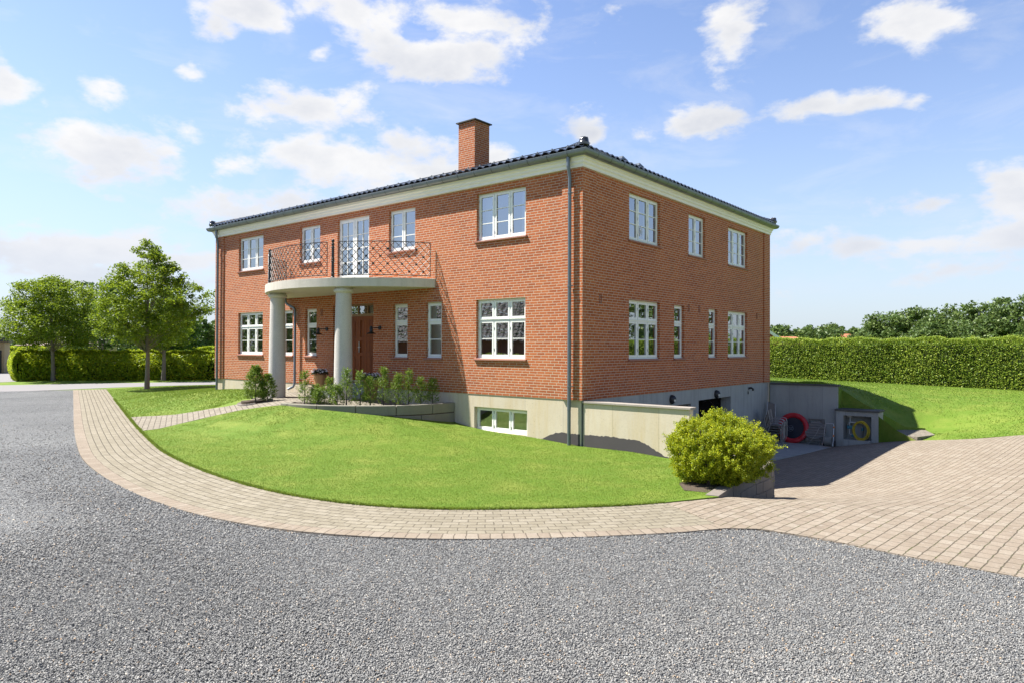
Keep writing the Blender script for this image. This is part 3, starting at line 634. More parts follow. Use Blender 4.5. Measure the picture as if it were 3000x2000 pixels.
def facade(mb, fn, a0, a1, z0, z1, holes, depth, flip=False):
    As = sorted({a0, a1, *[h[0] for h in holes], *[h[1] for h in holes]}); Zs = sorted({z0, z1, *[h[2] for h in holes], *[h[3] for h in holes]})
    Zs = [z for z in Zs if z0 <= z <= z1]
    def q(*p): mb.quad(*(p[::-1] if flip else p))
    for i in range(len(As)-1):
        for j in range(len(Zs)-1):
            ca, cz = (As[i]+As[i+1])/2, (Zs[j]+Zs[j+1])/2
            if any(h[0] < ca < h[1] and h[2] < cz < h[3] for h in holes): continue
            q(fn(As[i], 0, Zs[j]), fn(As[i+1], 0, Zs[j]), fn(As[i+1], 0, Zs[j+1]), fn(As[i], 0, Zs[j+1]))
    for h in holes:
        b0, b1, c0, c1 = h[:4]; dd = .34 if h[4] == 'DOOR' else depth; c0 = max(c0, z0); c1 = min(c1, z1)
        q(fn(b0, 0, c0), fn(b0, 0, c1), fn(b0, dd, c1), fn(b0, dd, c0)); q(fn(b1, 0, c1), fn(b1, 0, c0), fn(b1, dd, c0), fn(b1, dd, c1))
        q(fn(b0, 0, c1), fn(b1, 0, c1), fn(b1, dd, c1), fn(b0, dd, c1)); q(fn(b1, 0, c0), fn(b0, 0, c0), fn(b0, dd, c0), fn(b1, dd, c0))
mb = MB()
facade(mb, Fm, XL+PW, -PW, 0, HZ, F_open, .16)
facade(mb, Sm, PW, YB-PW, 0, HZ, S_open, .16)
def pil(x0, x1, y0, y1): mb.box(x0, x1, y0, y1, 0, HZ)
pil(-PW, 0, 0, PW); pil(XL, XL+PW, 0, PW); pil(-PW, 0, YB-PW, YB); pil(XL, XL+PW, YB-PW, YB)
mb.quad((XL+WI, PW, 0), (XL+WI, YB-PW, 0), (XL+WI, YB-PW, HZ), (XL+WI, PW, HZ)); mb.quad((XL+PW, YB-WI, 0), (-PW, YB-WI, 0), (-PW, YB-WI, HZ), (XL+PW, YB-WI, HZ))
wall = mb.build('wall', 'brick', house)
# concrete basement
mb = MB()
C_open = [(-3.52, -1.70, -.97, -.335, 'C3')]; G_open = [(3.3, 6.05, -2.17, -.42, 'G'), (6.6, 9.15, -2.17, -.36, 'G')]
facade(mb, Fp, XL+.06, -.06, -2.6, -.001, C_open, .18); facade(mb, Sp, .06, YB-.06, -2.6, -.001, G_open, .35)
mb.quad((XL+.06, .06, -2.6), (XL+.06, YB, -2.6), (XL+.06, YB, -.001), (XL+.06, .06, -.001)); mb.quad((XL, YB-.06, -2.6), (0, YB-.06, -2.6), (0, YB-.06, -.001), (XL, YB-.06, -.001))
fplinth = MB(); splinth = MB()
facade(fplinth, Fp, XL+.06, -.06, -2.6, -.001, C_open, .18); facade(splinth, Sp, .06, YB-.06, -2.6, -.001, G_open, .35)
fplinth.build('plinth', 'plinth', house); splinth.build('basement_wall', 'conc', house)
bk = MB(); bk.quad((XL+.06, .06, -2.6), (XL+.06, YB, -2.6), (XL+.06, YB, -.001), (XL+.06, .06, -.001)); bk.quad((XL, YB-.06, -2.6), (0, YB-.06, -2.6), (0, YB-.06, -.001), (XL, YB-.06, -.001)); bk.build('rear_plinth', 'plinth', house)
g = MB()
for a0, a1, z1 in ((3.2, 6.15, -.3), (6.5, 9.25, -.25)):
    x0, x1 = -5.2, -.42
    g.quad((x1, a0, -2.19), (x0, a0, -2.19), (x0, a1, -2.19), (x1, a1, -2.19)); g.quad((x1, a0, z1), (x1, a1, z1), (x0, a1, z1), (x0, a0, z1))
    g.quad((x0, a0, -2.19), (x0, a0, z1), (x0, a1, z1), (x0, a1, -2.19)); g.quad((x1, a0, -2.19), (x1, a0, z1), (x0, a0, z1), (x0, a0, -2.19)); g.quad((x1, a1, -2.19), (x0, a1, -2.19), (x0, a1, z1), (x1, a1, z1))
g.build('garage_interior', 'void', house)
# overhead door rails inside the garages
rl = MB()
for a0, a1 in ((3.3, 6.05), (6.6, 9.15)):
    for a in (a0+.12, a1-.12): rl.tube([(-.5, a, -2.1), (-.5, a, -.8), (-.75, a, -.55), (-2.8, a, -.5)], .02, 6); rl.mark()
rl.build_each('garage_door_rail', 'clip', house)
# bitumen painted below the ground line
bt = MB()
def decal(pts, y):
    for (x0, z0), (x1, z1) in zip(pts[:-1], pts[1:]): bt.quad((x0, y, -1.6), (x1, y, -1.6), (x1, y, z1), (x0, y, z0))
xs = np.arange(-1.22, -.06, .045); zz = np.interp(xs, [-1.22, -1.04, -.84, -.65, -.49, -.15, -.06], [-1.02, -.91, -.84, -.81, -.81, -.81, -.82]); R = rng(5)
decal([(a, b+R.uniform(-.012, .012)) for a, b in zip(xs, zz)], .057)
bt.build('bitumen_coating', 'bitumen', house)

def swept(prof, n_in=0, close=False, ex=(XL, 0, 0, YB)):
    """profile (outward offset, z) swept round the house"""
    mb = MB(); n = len(prof)
    for (sx, sy, x, y) in ((-1, -1, ex[0], ex[2]), (1, -1, ex[1], ex[2]), (1, 1, ex[1], ex[3]), (-1, 1, ex[0], ex[3])):
        for o, z in prof: mb.v.append((x+sx*o, y+sy*o, z))
    for c in range(4):
        for j in range(n-1): mb.f.append((c*n+j, ((c+1) % 4)*n+j, ((c+1) % 4)*n+j+1, c*n+j+1))
    return mb
swept([(-.06, 5.552), (.028, 5.552), (.028, 5.625), (.040, 5.632), (.044, 5.645), (.058, 5.650), (.060, 5.705), (.070, 5.712), (.074, 5.722), (.092, 5.730), (.094, 5.775), (.105, 5.79), (.105, 5.87)]).build('cornice', 'cornice', house)
gp = [(.15+.115*math.cos(a), 5.90+.115*math.sin(a)) for a in np.linspace(math.pi, 2*math.pi, 15)]
gp = gp+[(.272, 5.905), (.272, 5.915), (.262, 5.915), (.257, 5.90)]+[(.15+.107*math.cos(a), 5.90+.107*math.sin(a)) for a in np.linspace(2*math.pi, math.pi, 15)]
gut = swept(gp).build('gutter', 'zinc', house, smooth=True)
jb = MB()
def gband(px, py, ax):
    pr = [(.15+.1175*math.cos(a), 5.90+.1175*math.sin(a)) for a in np.linspace(math.pi, 2*math.pi, 13)]
    for (o0, z0), (o1, z1) in zip(pr[:-1], pr[1:]):
        if ax == 'F': jb.quad((px-.008, -o0, z0), (px+.008, -o0, z0), (px+.008, -o1, z1), (px-.008, -o1, z1))
        else: jb.quad((o0, py-.008, z0), (o0, py+.008, z0), (o1, py+.008, z1), (o1, py-.008, z1))
    jb.mark()
for k in range(30): gband(-.28-k*.6, 0, 'F')
for k in range(22): gband(0, .30+k*.6, 'S')
jb.build_each('gutter_bracket', 'joint', gut)

# roof
PT = math.tan(rad(17)); EO = .17; RZ = 5.965
def roofplane(mb, org, ux, uy, L, slen, kmax):
    """org eave start, ux along eave, uy inward (horizontal), L eave length"""
    du = .0400; nu = int(L/du)+1; us = np.linspace(0, L, nu); cs = .36; nv = int(slen/cs)+1
    A = Vector(ux); B = Vector(uy); O = Vector(org)
    for r in range(nv):
        v0, v1 = r*cs, (r+1)*cs
        rows = []
        for (v, lift) in ((v0, .028), (v1, .0)):
            row = []
            for u in us:
                vm = min(u, L-u, slen); vv = min(v, vm)
                ph = 2*math.pi*u/.24
                wv = .028*math.sin(ph)+.010*math.sin(2*ph+.8)
                p = O+A*u+B*vv; p.z = RZ+vv*PT+wv+lift+.03
                row.append(p)
            rows.append(row)
        if r == 0:
            under = [Vector((p.x, p.y, p.z-.022)) for p in rows[0]]
            i0 = len(mb.v); mb.v += [tuple(p) for p in under+rows[0]]
            for k in range(nu-1): mb.f.append((i0+k, i0+k+1, i0+nu+k+1, i0+nu+k))
            # underside of the eave
            inn = [p+B*.25+Vector((0, 0, .25*PT)) for p in under]; i0 = len(mb.v); mb.v += [tuple(p) for p in inn+under]
            for k in range(nu-1): mb.f.append((i0+k, i0+k+1, i0+nu+k+1, i0+nu+k))
        i0 = len(mb.v); mb.v += [tuple(p) for p in rows[0]+rows[1]]
        for k in range(nu-1):
            if min(us[k], L-us[k], slen) <= v0 and min(us[k+1], L-us[k+1], slen) <= v0: continue
            mb.f.append((i0+k, i0+k+1, i0+nu+k+1, i0+nu+k))
        if r:  # step face under each course
            low = [Vector((p.x, p.y, p.z-.028)) for p in rows[0]]; i1 = len(mb.v); mb.v += [tuple(p) for p in low+rows[0]]
            for k in range(nu-1):
                if min(us[k], L-us[k], slen) <= v0 and min(us[k+1], L-us[k+1], slen) <= v0: continue
                mb.f.append((i1+k, i1+k+1, i1+nu+k+1, i1+nu+k))
X0, X1, Y0, Y1 = XL-EO, EO, -EO, YB+EO
half = (Y1-Y0)/2
mb = MB()
roofplane(mb, (X0, Y0, 0), (1, 0, 0), (0, 1, 0), X1-X0, half, 0); roofplane(mb, (X1, Y0, 0), (0, 1, 0), (-1, 0, 0), Y1-Y0, half, 0)
roofplane(mb, (X1, Y1, 0), (-1, 0, 0), (0, -1, 0), X1-X0, half, 0); roofplane(mb, (X0, Y1, 0), (0, -1, 0), (1, 0, 0), Y1-Y0, half, 0)
roof = mb.build('roof', 'tile', house, smooth=True)
def ridge(p0, p1, nm):
    mb = MB(); p0, p1 = Vector(p0), Vector(p1); n = int((p1-p0).length/.34); d = (p1-p0)/n
    side = d.cross(Vector((0, 0, 1))).normalized(); upv = side.cross(d).normalized()
    for k in range(n):
        a, b = p0+d*k, p0+d*(k+1.06); r0, r1 = .115, .10; i0 = len(mb.v); m_ = 9
        for (c, r_) in ((a, r0), (b, r1)):
            for j in range(m_):
                q = math.pi*j/(m_-1); mb.v.append(tuple(c+side*math.cos(q)*r_+upv*math.sin(q)*r_*.9))
        for j in range(m_-1): mb.f.append((i0+j, i0+j+1, i0+m_+j+1, i0+m_+j))
        mb.f.append(tuple(i0+j for j in range(m_))[::-1])
    return mb.build(nm, 'tile', roof, smooth=True)
rz = RZ+half*PT+.05
for (a, b) in (((X1-.10, Y0+.10), (X1-half, Y0+half)), ((X0+.1, Y0+.1), (X0+half, Y0+half)), ((X1-.1, Y1-.1), (X1-half, Y1-half)), ((X0+.1, Y1-.1), (X0+half, Y1-half))):
    ridge((a[0], a[1], RZ+.09), (b[0], b[1], rz), 'hip_tile')
ridge((X0+half, Y0+half, rz), (X1-half, Y0+half, rz), 'ridge_tile')
# end cap of the corner hip
mb = MB()
for cx_, cy_ in ((X1-.08, Y0+.08), (X0+.08, Y0+.08), (X1-.08, Y1-.08)):
    mb = MB(); mb.lathe((cx_, cy_, RZ+.06), [(.135, 0), (.14, .05), (.12, .075), (.115, .12), (.10, .165), (.07, .19), (.02, .205)], 16)
    for q in range(7):
        aa = 2*math.pi*q/7; mb.sphere((cx_+.085*math.cos(aa), cy_+.085*math.sin(aa), RZ+.215), .03, 8, 6)
    mb.build('hip_end_cap', 'tile', roof, smooth=True)
# storm clips standing on the second course
mb = MB(); R = rng(9)
def clip(x, y, z, dx, dy):
    mb.tube([(x, y, z-.015), (x+dx*.01, y+dy*.01, z+.035), (x-dx*.035, y-dy*.035, z+.05)], .009, 5); mb.tube([(x-dy*.02, y+dx*.02, z+.02), (x+dy*.02, y-dx*.02, z+.022)], .012, 5); mb.mark()
for k in range(36):
    x = X0+.30+k*.48+R.uniform(-.02, .02); v = .30; clip(x, Y0+v, RZ+v*PT+.085, 0, -1)
for k in range(27):
    y = Y0+.42+k*.48+R.uniform(-.02, .02); v = .30; clip(X1-v, y, RZ+v*PT+.085, 1, 0)
mb.build_each('storm_clip', 'clip', roof)
mb = MB()   # bars along the second course
mb.tube([(X0+.4, Y0+.36, RZ+.36*PT+.10), (X1-.4, Y0+.36, RZ+.36*PT+.10)], .012, 5); mb.tube([(X1-.36, Y0+.4, RZ+.36*PT+.10), (X1-.36, Y1-.4, RZ+.36*PT+.10)], .012, 5)
mb.build('snow_guard_bar', 'tile', roof)
for (yy) in (3.05, 4.00):
    mb = MB(); xx = -.80; zb = RZ+(X1-xx)*PT
    mb.box(xx-.10, xx+.10, yy-.11, yy+.11, zb-.05, zb+.22)
    i = len(mb.v); z0 = zb+.22
    mb.v += [(xx-.17, yy-.17, z0), (xx+.17, yy-.17, z0), (xx+.17, yy+.17, z0), (xx-.17, yy+.17, z0), (xx-.1, yy, z0+.11), (xx+.1, yy, z0+.11)]
    mb.f += [(i, i+3, i+2, i+1), (i, i+1, i+5, i+4), (i+2, i+3, i+4, i+5), (i+1, i+2, i+5), (i+3, i, i+4)]
    mb.build('roof_vent', 'pipe', roof)
# chimney
ch = MB(); ch.box(-6.20, -5.50, 2.18, 2.87, 6.3, 8.36); chim = ch.build('chimney', 'brick', roof)
c2 = MB(); c2.box(-6.265, -5.435, 2.115, 2.935, 8.362, 8.395); c2.box(-6.10, -5.60, 2.28, 2.77, 8.395, 8.45); c2.build('chimney_cap', 'dcoping', chim)
c3 = MB(); zc = RZ+(2.18-Y0)*PT
c3.box(-6.26, -5.44, 2.06, 2.177, zc-.06, zc+.10)
i = len(c3.v); c3.v += [(-5.497, 2.10, zc+.02), (-5.497, 2.95, zc+.02+.85*PT), (-5.497, 2.95, zc+.24+.85*PT), (-5.497, 2.10, zc+.14), (-5.40, 2.10, zc-.02), (-5.40, 2.95, zc-.02+.85*PT)]
c3.f += [(i, i+1, i+2, i+3), (i+3, i+2, i+5, i+4), (i, i+3, i+4)]
c3.build('chimney_flashing', simple('lead_flashing', (.07, .10, .15), .35, .4), chim)

# windows ------------------------------------------------------------
def bars(mb, fn, a0, a1, z0, z1, d0, d1):
    i = len(mb.v)
    for d in (d0, d1):
        for a, z in ((a0, z0), (a1, z0), (a1, z1), (a0, z1)): mb.v.append(fn(a, d, z))
    mb.f += [tuple(i+k for k in q) for q in ((0, 1, 2, 3), (7, 6, 5, 4), (0, 4, 5, 1), (1, 5, 6, 2), (2, 6, 7, 3), (3, 7, 4, 0))]
def frame_rect(mb, fn, a0, a1, z0, z1, w_, d0, d1, wb=None):
    wb = wb or w_
    bars(mb, fn, a0, a0+w_, z0, z1, d0, d1); bars(mb, fn, a1-w_, a1, z0, z1, d0, d1); bars(mb, fn, a0+w_, a1-w_, z1-w_, z1, d0, d1); bars(mb, fn, a0+w_, a1-w_, z0, z0+wb, d0, d1)
def make_window(fn, a0, a1, z0, z1, kind, lab=None, room='room', curtain=0, sillside=None):
    D = .088 if kind != 'C3' else .115
    fr = MB(); frame_rect(fr, fn, a0, a1, z0, z1, .040, D, D+.07)
    cols = {'3': 3, '2': 2, '1': 1}.get(kind[1], 2); sash = []; glass = MB()
    if kind == 'BD': cols = 2
    ai = a0+.040; aw = (a1-a0-.08); mw = .030; cw = (aw-mw*(cols-1))/cols
    zt = z1-.04; zb = z0+.04
    rows = [(zb, zt)]
    if kind[0] == 'L':
        ztr = z1-(z1-z0)*.352; bars(fr, fn, a0+.04, a1-.04, ztr-.02, ztr+.02, D-.012, D+.07); bars(fr, fn, a0, a1, ztr+.016, ztr+.026, D-.03, D)
        rows = [(zb, ztr-.02), (ztr+.02, zt)]
    bars(fr, fn, a0, a1, z0-.004, z0+.020, D-.03, D+.01)
    for c in range(1, cols): bars(fr, fn, ai+c*cw+(c-1)*mw, ai+c*cw+c*mw, zb, zt, D+.001, D+.069)
    W = fr.build('window' if kind != 'BD' else 'balcony_door', 'white', house)
    if lab: W['label'] = lab
    R = random.Random(int(a0*100)+int(z0*1000))
    for ri, (r0, r1) in enumerate(rows):
        for c in range(cols):
            s0 = ai+c*(cw+mw)+.003; s1 = s0+cw-.006; t0, t1 = r0+.003, r1-.003
            sb = MB(); sw = .052 if kind != 'BD' else .085; bt_ = sw+.012 if kind != 'BD' else .22
            frame_rect(sb, fn, s0, s1, t0, t1, sw, D-.008, D+.04, bt_)
            nb = {('L', 0): 1, ('L', 1): 0, ('U', 0): 2, ('C', 0): 0, ('B', 0): 3}[(kind[0], ri)]
            g0, g1 = t0+bt_, t1-sw
            for k in range(1, nb+1):
                zc_ = g0+(g1-g0)*k/(nb+1); bars(sb, fn, s0+sw, s1-sw, zc_-.011, zc_+.011, D-.002, D+.035)
            if kind == 'BD':
                ac = (s0+s1)/2
                for k in range(nb+1):
                    zz0 = g0+(g1-g0)*k/(nb+1)+(.0112 if k else 0); zz1 = g0+(g1-g0)*(k+1)/(nb+1)-(.0112 if k < nb else 0)
                    bars(sb, fn, ac-.011, ac+.011, zz0, zz1, D-.0015, D+.034)
            so_ = sb.build('sash' if kind != 'BD' else 'door_leaf', 'white', W)
            t = R.uniform(-.0035, .0035); t2 = R.uniform(-.0035, .0035); dg = D+.018
            i = len(glass.v)
            glass.v += [fn(s0+sw-.004, dg+t, g0-.004), fn(s1-sw+.004, dg-t, g0-.004), fn(s1-sw+.004, dg-t+t2, g1+.004), fn(s0+sw-.004, dg+t+t2, g1+.004)]
            glass.f.append((i, i+1, i+2, i+3))
            # hinges
    glass.build('pane', 'glass', W)
    hg = MB()
    for c in range(cols):
        s0 = ai+c*(cw+mw)
        for k in ((.15, .5, .85) if kind != 'C3' else (.2, .8)): hg_z = z0+(z1-z0)*k; bars(hg, fn, s0-.008, s0+.004, hg_z-.035, hg_z+.035, D-.016, D-.0085); hg.mark()
    hg.build_each('hinge', 'clip', W)
    # room recess behind the glass
    rb = MB(); q = .02; dd = 1.1
    i = len(rb.v)
    rb.v += [fn(a0+q, D+.069, z0+q), fn(a1-q, D+.069, z0+q), fn(a1-q, D+.069, z1-q), fn(a0+q, D+.069, z1-q), fn(a0+q, .30, z0+q), fn(a1-q, .30, z0+q), fn(a1-q, .30, z1-q), fn(a0+q, .30, z1-q),
             fn(a0-.3, .31, z0-.4), fn(a1+.3, .31, z0-.4), fn(a1+.3, .31, z1+.2), fn(a0-.3, .31, z1+.2), fn(a0-.3, dd+.3, z0-.4), fn(a1+.3, dd+.3, z0-.4), fn(a1+.3, dd+.3, z1+.2), fn(a0-.3, dd+.3, z1+.2)]
    rb.f += [tuple(i+k for k in q_) for q_ in ((0, 4, 5, 1), (1, 5, 6, 2), (2, 6, 7, 3), (3, 7, 4, 0), (8, 12, 13, 9), (9, 13, 14, 10), (10, 14, 15, 11), (11, 15, 12, 8), (12, 15, 14, 13),
             (4, 8, 9, 5), (5, 9, 10, 6), (6, 10, 11, 7), (7, 11, 8, 4))]
    rb.build('room_recess', room, W)
    if curtain:
        cb = MB(); n = 28
        for (c0, c1) in ((a0+.02, a0+.02+(a1-a0)*curtain), (a1-.02-(a1-a0)*curtain, a1-.02)):
            i = len(cb.v); nn = n
            for k in range(nn+1):
                a = c0+(c1-c0)*k/nn; d = .34+.018*math.sin(k*1.3)
                cb.v += [fn(a, d, z0-.1), fn(a, d, z1+.05)]
            for k in range(nn): cb.f.append((i+2*k, i+2*k+2, i+2*k+3, i+2*k+1))
        cb.build('curtain', 'curtain', W, smooth=True)
    if kind != 'BD' and kind != 'C3':
        sl = MB(); i = 0; p = .058
        a_0, a_1 = a0-.05, a1+.05
        sl.v = [fn(a_0, -p, z0-.045), fn(a_1, -p, z0-.045), fn(a_1, .001, z0-.062), fn(a_0, .001, z0-.062), fn(a_0, -p, z0-.012), fn(a_1, -p, z0-.012), fn(a_1, .0, z0+.0), fn(a_0, .0, z0+.0),
                fn(a0, .0, z0-.062), fn(a1, .0, z0-.062), fn(a1, D+.06, z0-.03), fn(a0, D+.06, z0-.03), fn(a0, .0, z0+.0), fn(a1, .0, z0+.0), fn(a1, D+.0, z0+.006), fn(a0, D+.0, z0+.006)]
        sl.f = [(0, 3, 2, 1), (4, 5, 6, 7), (0, 1, 5, 4), (1, 2, 6, 5), (2, 3, 7, 6), (3, 0, 4, 7), (12, 13, 14, 15)]
        sl.build('sill', 'sill', W)
    return W
for k, (a0, a1, z0, z1, kd) in enumerate(F_open):
    if kd != 'DOOR': make_window(Fm, a0, a1, z0, z1, kd, curtain=.22 if kd[0] in 'UB' else 0, room='room' if kd[0] != 'U' else 'room')
for a0, a1, z0, z1, kd in S_open: make_window(Sm, a0, a1, z0, z1, kd, curtain=.2 if kd[0] == 'U' else 0)
make_window(Fp, -3.52, -1.70, -.97, -.335, 'C3', 'low basement window with three square lights')
# threshold of the balcony door
mb = MB(); mb.box(-9.59, -7.98, WI-.02, .2, 3.181, 3.28); mb.build('balcony_threshold', 'white', house)

# front door ------------------------------------------------------------
DY = .26
mb = MB(); fnD = lambda a, d, z: (a, DY+d, z)
frame_rect(mb, fnD, -9.80, -7.75, .10, 2.60, .055, 0, .09, .05); bars(mb, fnD, -9.745, -7.805, 2.22, 2.30, -.012, .08)
for k in range(1, 4): bars(mb, fnD, -9.745+k*.485-.02, -9.745+k*.485+.02, 2.30, 2.545, -.004, .08)
dfm = mb.build('front_door', 'doorframe', house)
fl = MB()
for k in range(4): fl.quad(*[fnD(a, .03, z) for a, z in ((-9.745+k*.485+.02, 2.30), (-9.745+(k+1)*.485-.02, 2.30), (-9.745+(k+1)*.485-.02, 2.545), (-9.745+k*.485+.02, 2.545))])
fl.build('fanlight_pane', 'glass', dfm)
for s0, s1 in ((-9.745, -8.777), (-8.773, -7.805)):
    lf = MB(); zl = [.155, .30, 1.02, 1.10, 1.46, 1.54, 2.12, 2.218]
    bars(lf, fnD, s0, s0+.12, .155, 2.218, .0, .06); bars(lf, fnD, s1-.12, s1, .155, 2.218, .0, .06); bars(lf, fnD, s0+.12, s1-.12, .155, 2.218, .028, .05)
    for z_0, z_1 in ((.155, .30), (.98, 1.08), (1.46, 1.56), (2.10, 2.218)): bars(lf, fnD, s0+.12, s1-.12, z_0, z_1, .0005, .06)
    for z_0, z_1 in ((.30, .98), (1.08, 1.46), (1.56, 2.10)):
        bars(lf, fnD, s0+.17, s1-.17, z_0+.05, z_1-.05, .012, .03)
        for k in range(1, 5): aa = s0+.17+(s1-s0-.34)*k/5; bars(lf, fnD, aa-.006, aa+.006, z_0+.05, z_1-.05, .008, .0121)
    lf.build('door_leaf', 'door', dfm)
hd = MB(); hd.tube([(-8.70, DY-.005, 1.25), (-8.70, DY-.055, 1.25), (-8.58, DY-.06, 1.25)], .010, 8); hd.tube([(-8.70, DY-.012, 1.08), (-8.70, DY-.012, 1.42)], .016, 8)
hd.build('door_handle', 'clip', dfm)
kk = MB(); kk.box(-9.72, -7.83, DY-.02, DY-.001, .157, .20); kk.build('kick_rail', 'clip', dfm)
hall = MB(); hall.box(-9.85, -7.7, .36, 1.2, 0, 2.7); hall.build('hall_interior', 'dark', house)
mb = MB(); mb.box(-9.95, -7.62, -.52, .33, -.5, -.155); mb.build('lower_step', 'conc', house, bevel=.01)
mb = MB(); mb.box(-9.79, -7.76, -.18, .34, -.153, .06); mb.box(-9.79, -7.76, .06, .34, .06, .10); mb.build('upper_step', 'conc', house, bevel=.01)

# downpipes ------------------------------------------------------------
def clampring(mb, x, y, z, r): mb.tube([(x, y, z-.018), (x, y, z+.018)], r+.012, 12); mb.tube([(x+r, y, z), (x+r+.05, y+.03, z)], .010, 6)
def downpipe(x, y, zt, zb, r=.043, rings=()):
    mb = MB(); mb.tube([(x, -.15, 5.80), (x, -.15, 5.56), (x, -.13, 5.50), (x, y-.01, 5.36), (x, y, 5.28), (x, y, zb)], r, 14)
    mb.tube([(x, -.15, 5.80), (x, -.15, 5.57)], r+.006, 14); mb.tube([(x, y, 1.85), (x, y, -.25)], r+.003, 14)
    o = mb.build('downpipe', 'pipe', house, smooth=True)
    cr = MB()
    for z in rings: clampring(cr, x, y, z, r)
    cr.build('pipe_clamp', 'zinc', o)
downpipe(-.315, -.085, 5.8, -1.2, rings=(4.95, 2.72, .33)); downpipe(-17.12, -.085, 5.8, -.6, rings=(4.95, 2.72, .33))
mb = MB(); mb.tube([(-12.30, -.12, 2.95), (-12.30, -.12, 2.80), (-12.25, -.09, 2.72), (-11.88, -.07, 2.58), (-11.80, -.07, 2.50), (-11.80, -.07, -.02), (-11.83, -.11, -.12), (-11.95, -.24, -.20)], .042, 12)
dp = mb.build('balcony_downpipe', 'pipe', house, smooth=True); cr = MB()
for z in (2.35, .35): clampring(cr, -11.80, -.07, z, .042)
cr.build('pipe_clamp', 'zinc', dp)

# balcony ------------------------------------------------------------
BX, BYC, BR = -8.78, 1.87, 4.2
def arc(r, n=64, y0=0.0):
    a0 = math.asin((y0-BYC)/r); return [(BX+r*math.cos(q), BYC+r*math.sin(q)) for q in np.linspace(math.pi-a0, 2*math.pi+a0, n)]
mb = MB(); A = arc(BR, 72, -.0); poly = A+[(A[-1][0], .1), (A[0][0], .1)]
mb.prism(poly, 2.93, 3.18); slab = mb.build('balcony', 'slab', house, bevel=.006)
rr = 4.10
def rp(t): return (BX+rr*math.sin(t), BYC-rr*math.cos(t))      # t = angle from straight out, + to the right
tEnd = math.asin((rp(0)[0]-BX+3.665)/rr) if False else math.acos((BYC+.04)/rr)
tp1 = math.asin((-10.62-BX)/rr); tp2 = math.asin((-7.16-BX)/rr); tp1 = -tp2 if abs(tp1+tp2) < .15 else tp1
gap = .045
ros = [tp1, tp2]
for t0, t1 in ((-tEnd, tp1-gap), (tp1+gap, tp2-gap), (tp2+gap, tEnd)):
    mb = MB(); L = (t1-t0)*rr; n = max(8, int(L/.08)); zb_, zt_ = 3.262, 4.205
    for z in (zb_, zt_): mb.tube([(*rp(t0+(t1-t0)*k/n), z) for k in range(n+1)], .011, 6)
    for t in (t0, t1): mb.tube([(*rp(t), zb_-.03), (*rp(t), zt_)], .011, 6)
    cwid = .195; nc = max(1, round(L/cwid)); cwid = L/nc; hh = .209
    def P_(u, v, off=0):
        t = t0+(t1-t0)*u/L; x, y = rp(t); return (x-off*math.sin(t), y+off*math.cos(t), v)
    # diagonals u = c*cwid + s*(v-zb)*cwid/hh, clipped to the panel
    lv = zt_-zb_; sl = cwid/hh; z_r = zt_-.207
    for s_ in (1, -1):
        c = -30
        for c in range(-12, nc+13):
            # pass through node (c*cwid, z_r)
            pts_ = []
            v0, v1 = zb_, zt_
            ua = c*cwid+s_*(v0-z_r)*sl; ub = c*cwid+s_*(v1-z_r)*sl
            lo, hi = 0., 1.
            du = ub-ua
            if abs(du) > 1e-9:
                ta, tb = (0-ua)/du, (L-ua)/du
                if ta > tb: ta, tb = tb, ta
                lo, hi = max(lo, ta), min(hi, tb)
            if hi-lo < .02: continue
            for k in range(5): q = lo+(hi-lo)*k/4; pts_.append(P_(ua+du*q, v0+(v1-v0)*q, .004*s_))
            mb.tube(pts_, .0080, 5, cap=False)
    rail = mb.build('railing', 'iron', slab)
    rb = MB()
    for row in range(4):
        z = z_r-row*hh
        for c in range(1 if row % 2 == 0 else 0, nc+1, 2):
            if c*cwid < .03 or c*cwid > L-.03: continue
            x, y, _ = P_(c*cwid, z); t = t0+(t1-t0)*c*cwid/L; tx, ty = math.cos(t), math.sin(t); nx, ny = math.sin(t), -math.cos(t)
            i0_ = len(rb.v)
            for sgn in (1, -1):
                i = len(rb.v); rb.v.append((x+nx*.022*sgn, y+ny*.022*sgn, z))
                for q in range(12):
                    a = q*math.pi/6; r_ = .050 if q % 2 == 0 else .024; rb.v.append((x+tx*r_*math.cos(a)+nx*.006*sgn, y+ty*r_*math.cos(a)+ny*.006*sgn, z+r_*math.sin(a)))
                for q in range(12): rb.f.append((i, i+1+q, i+1+(q+1) % 12) if sgn > 0 else (i, i+1+(q+1) % 12, i+1+q))
            rb.mark()
    rb.build_each('rosette', 'iron', slab)
for t in (tp1, tp2):
    x, y = rp(t); mb = MB()
    mb.lathe((x, y, 3.18), [(.062, 0), (.062, .02), (.044, .04), (.044, .10), (.052, .115), (.052, .13), (.042, .14), (.040, .45), (.050, .46), (.050, .49), (.040, .50), (.040, .52), (.048, .53), (.048, .55), (.038, .56),
                            (.037, .84), (.046, .85), (.046, .87), (.036, .885), (.030, .92), (.048, .94), (.048, .965), (.028, .98), (.024, 1.0), (.038, 1.02), (.045, 1.05), (.038, 1.08), (.015, 1.098)], 16)
    mb.build('railing_post', 'iron', slab, smooth=True)
for sx in (-1, 1):
    cx_, cy_ = BX+sx*1.69, -1.57; mb = MB()
    prof = [(.262-.0*k, 0) for k in range(1)]+[(.262*(1-.16*(k/24)**1.6), 3.13*k/24) for k in range(25)]
    mb.lathe((cx_, cy_, -.36), prof+[(.21, 3.14)], 40)
    col_ = mb.build('column', 'granite', house, smooth=True)
    cp = MB(); cp.lathe((cx_, cy_, 2.765), [(.21, 0), (.25, .012), (.282, .045), (.288, .075), (.275, .11), (.24, .135), (.23, .15), (.23, .164)], 40); cp.build('capital', 'granite', col_, smooth=True)
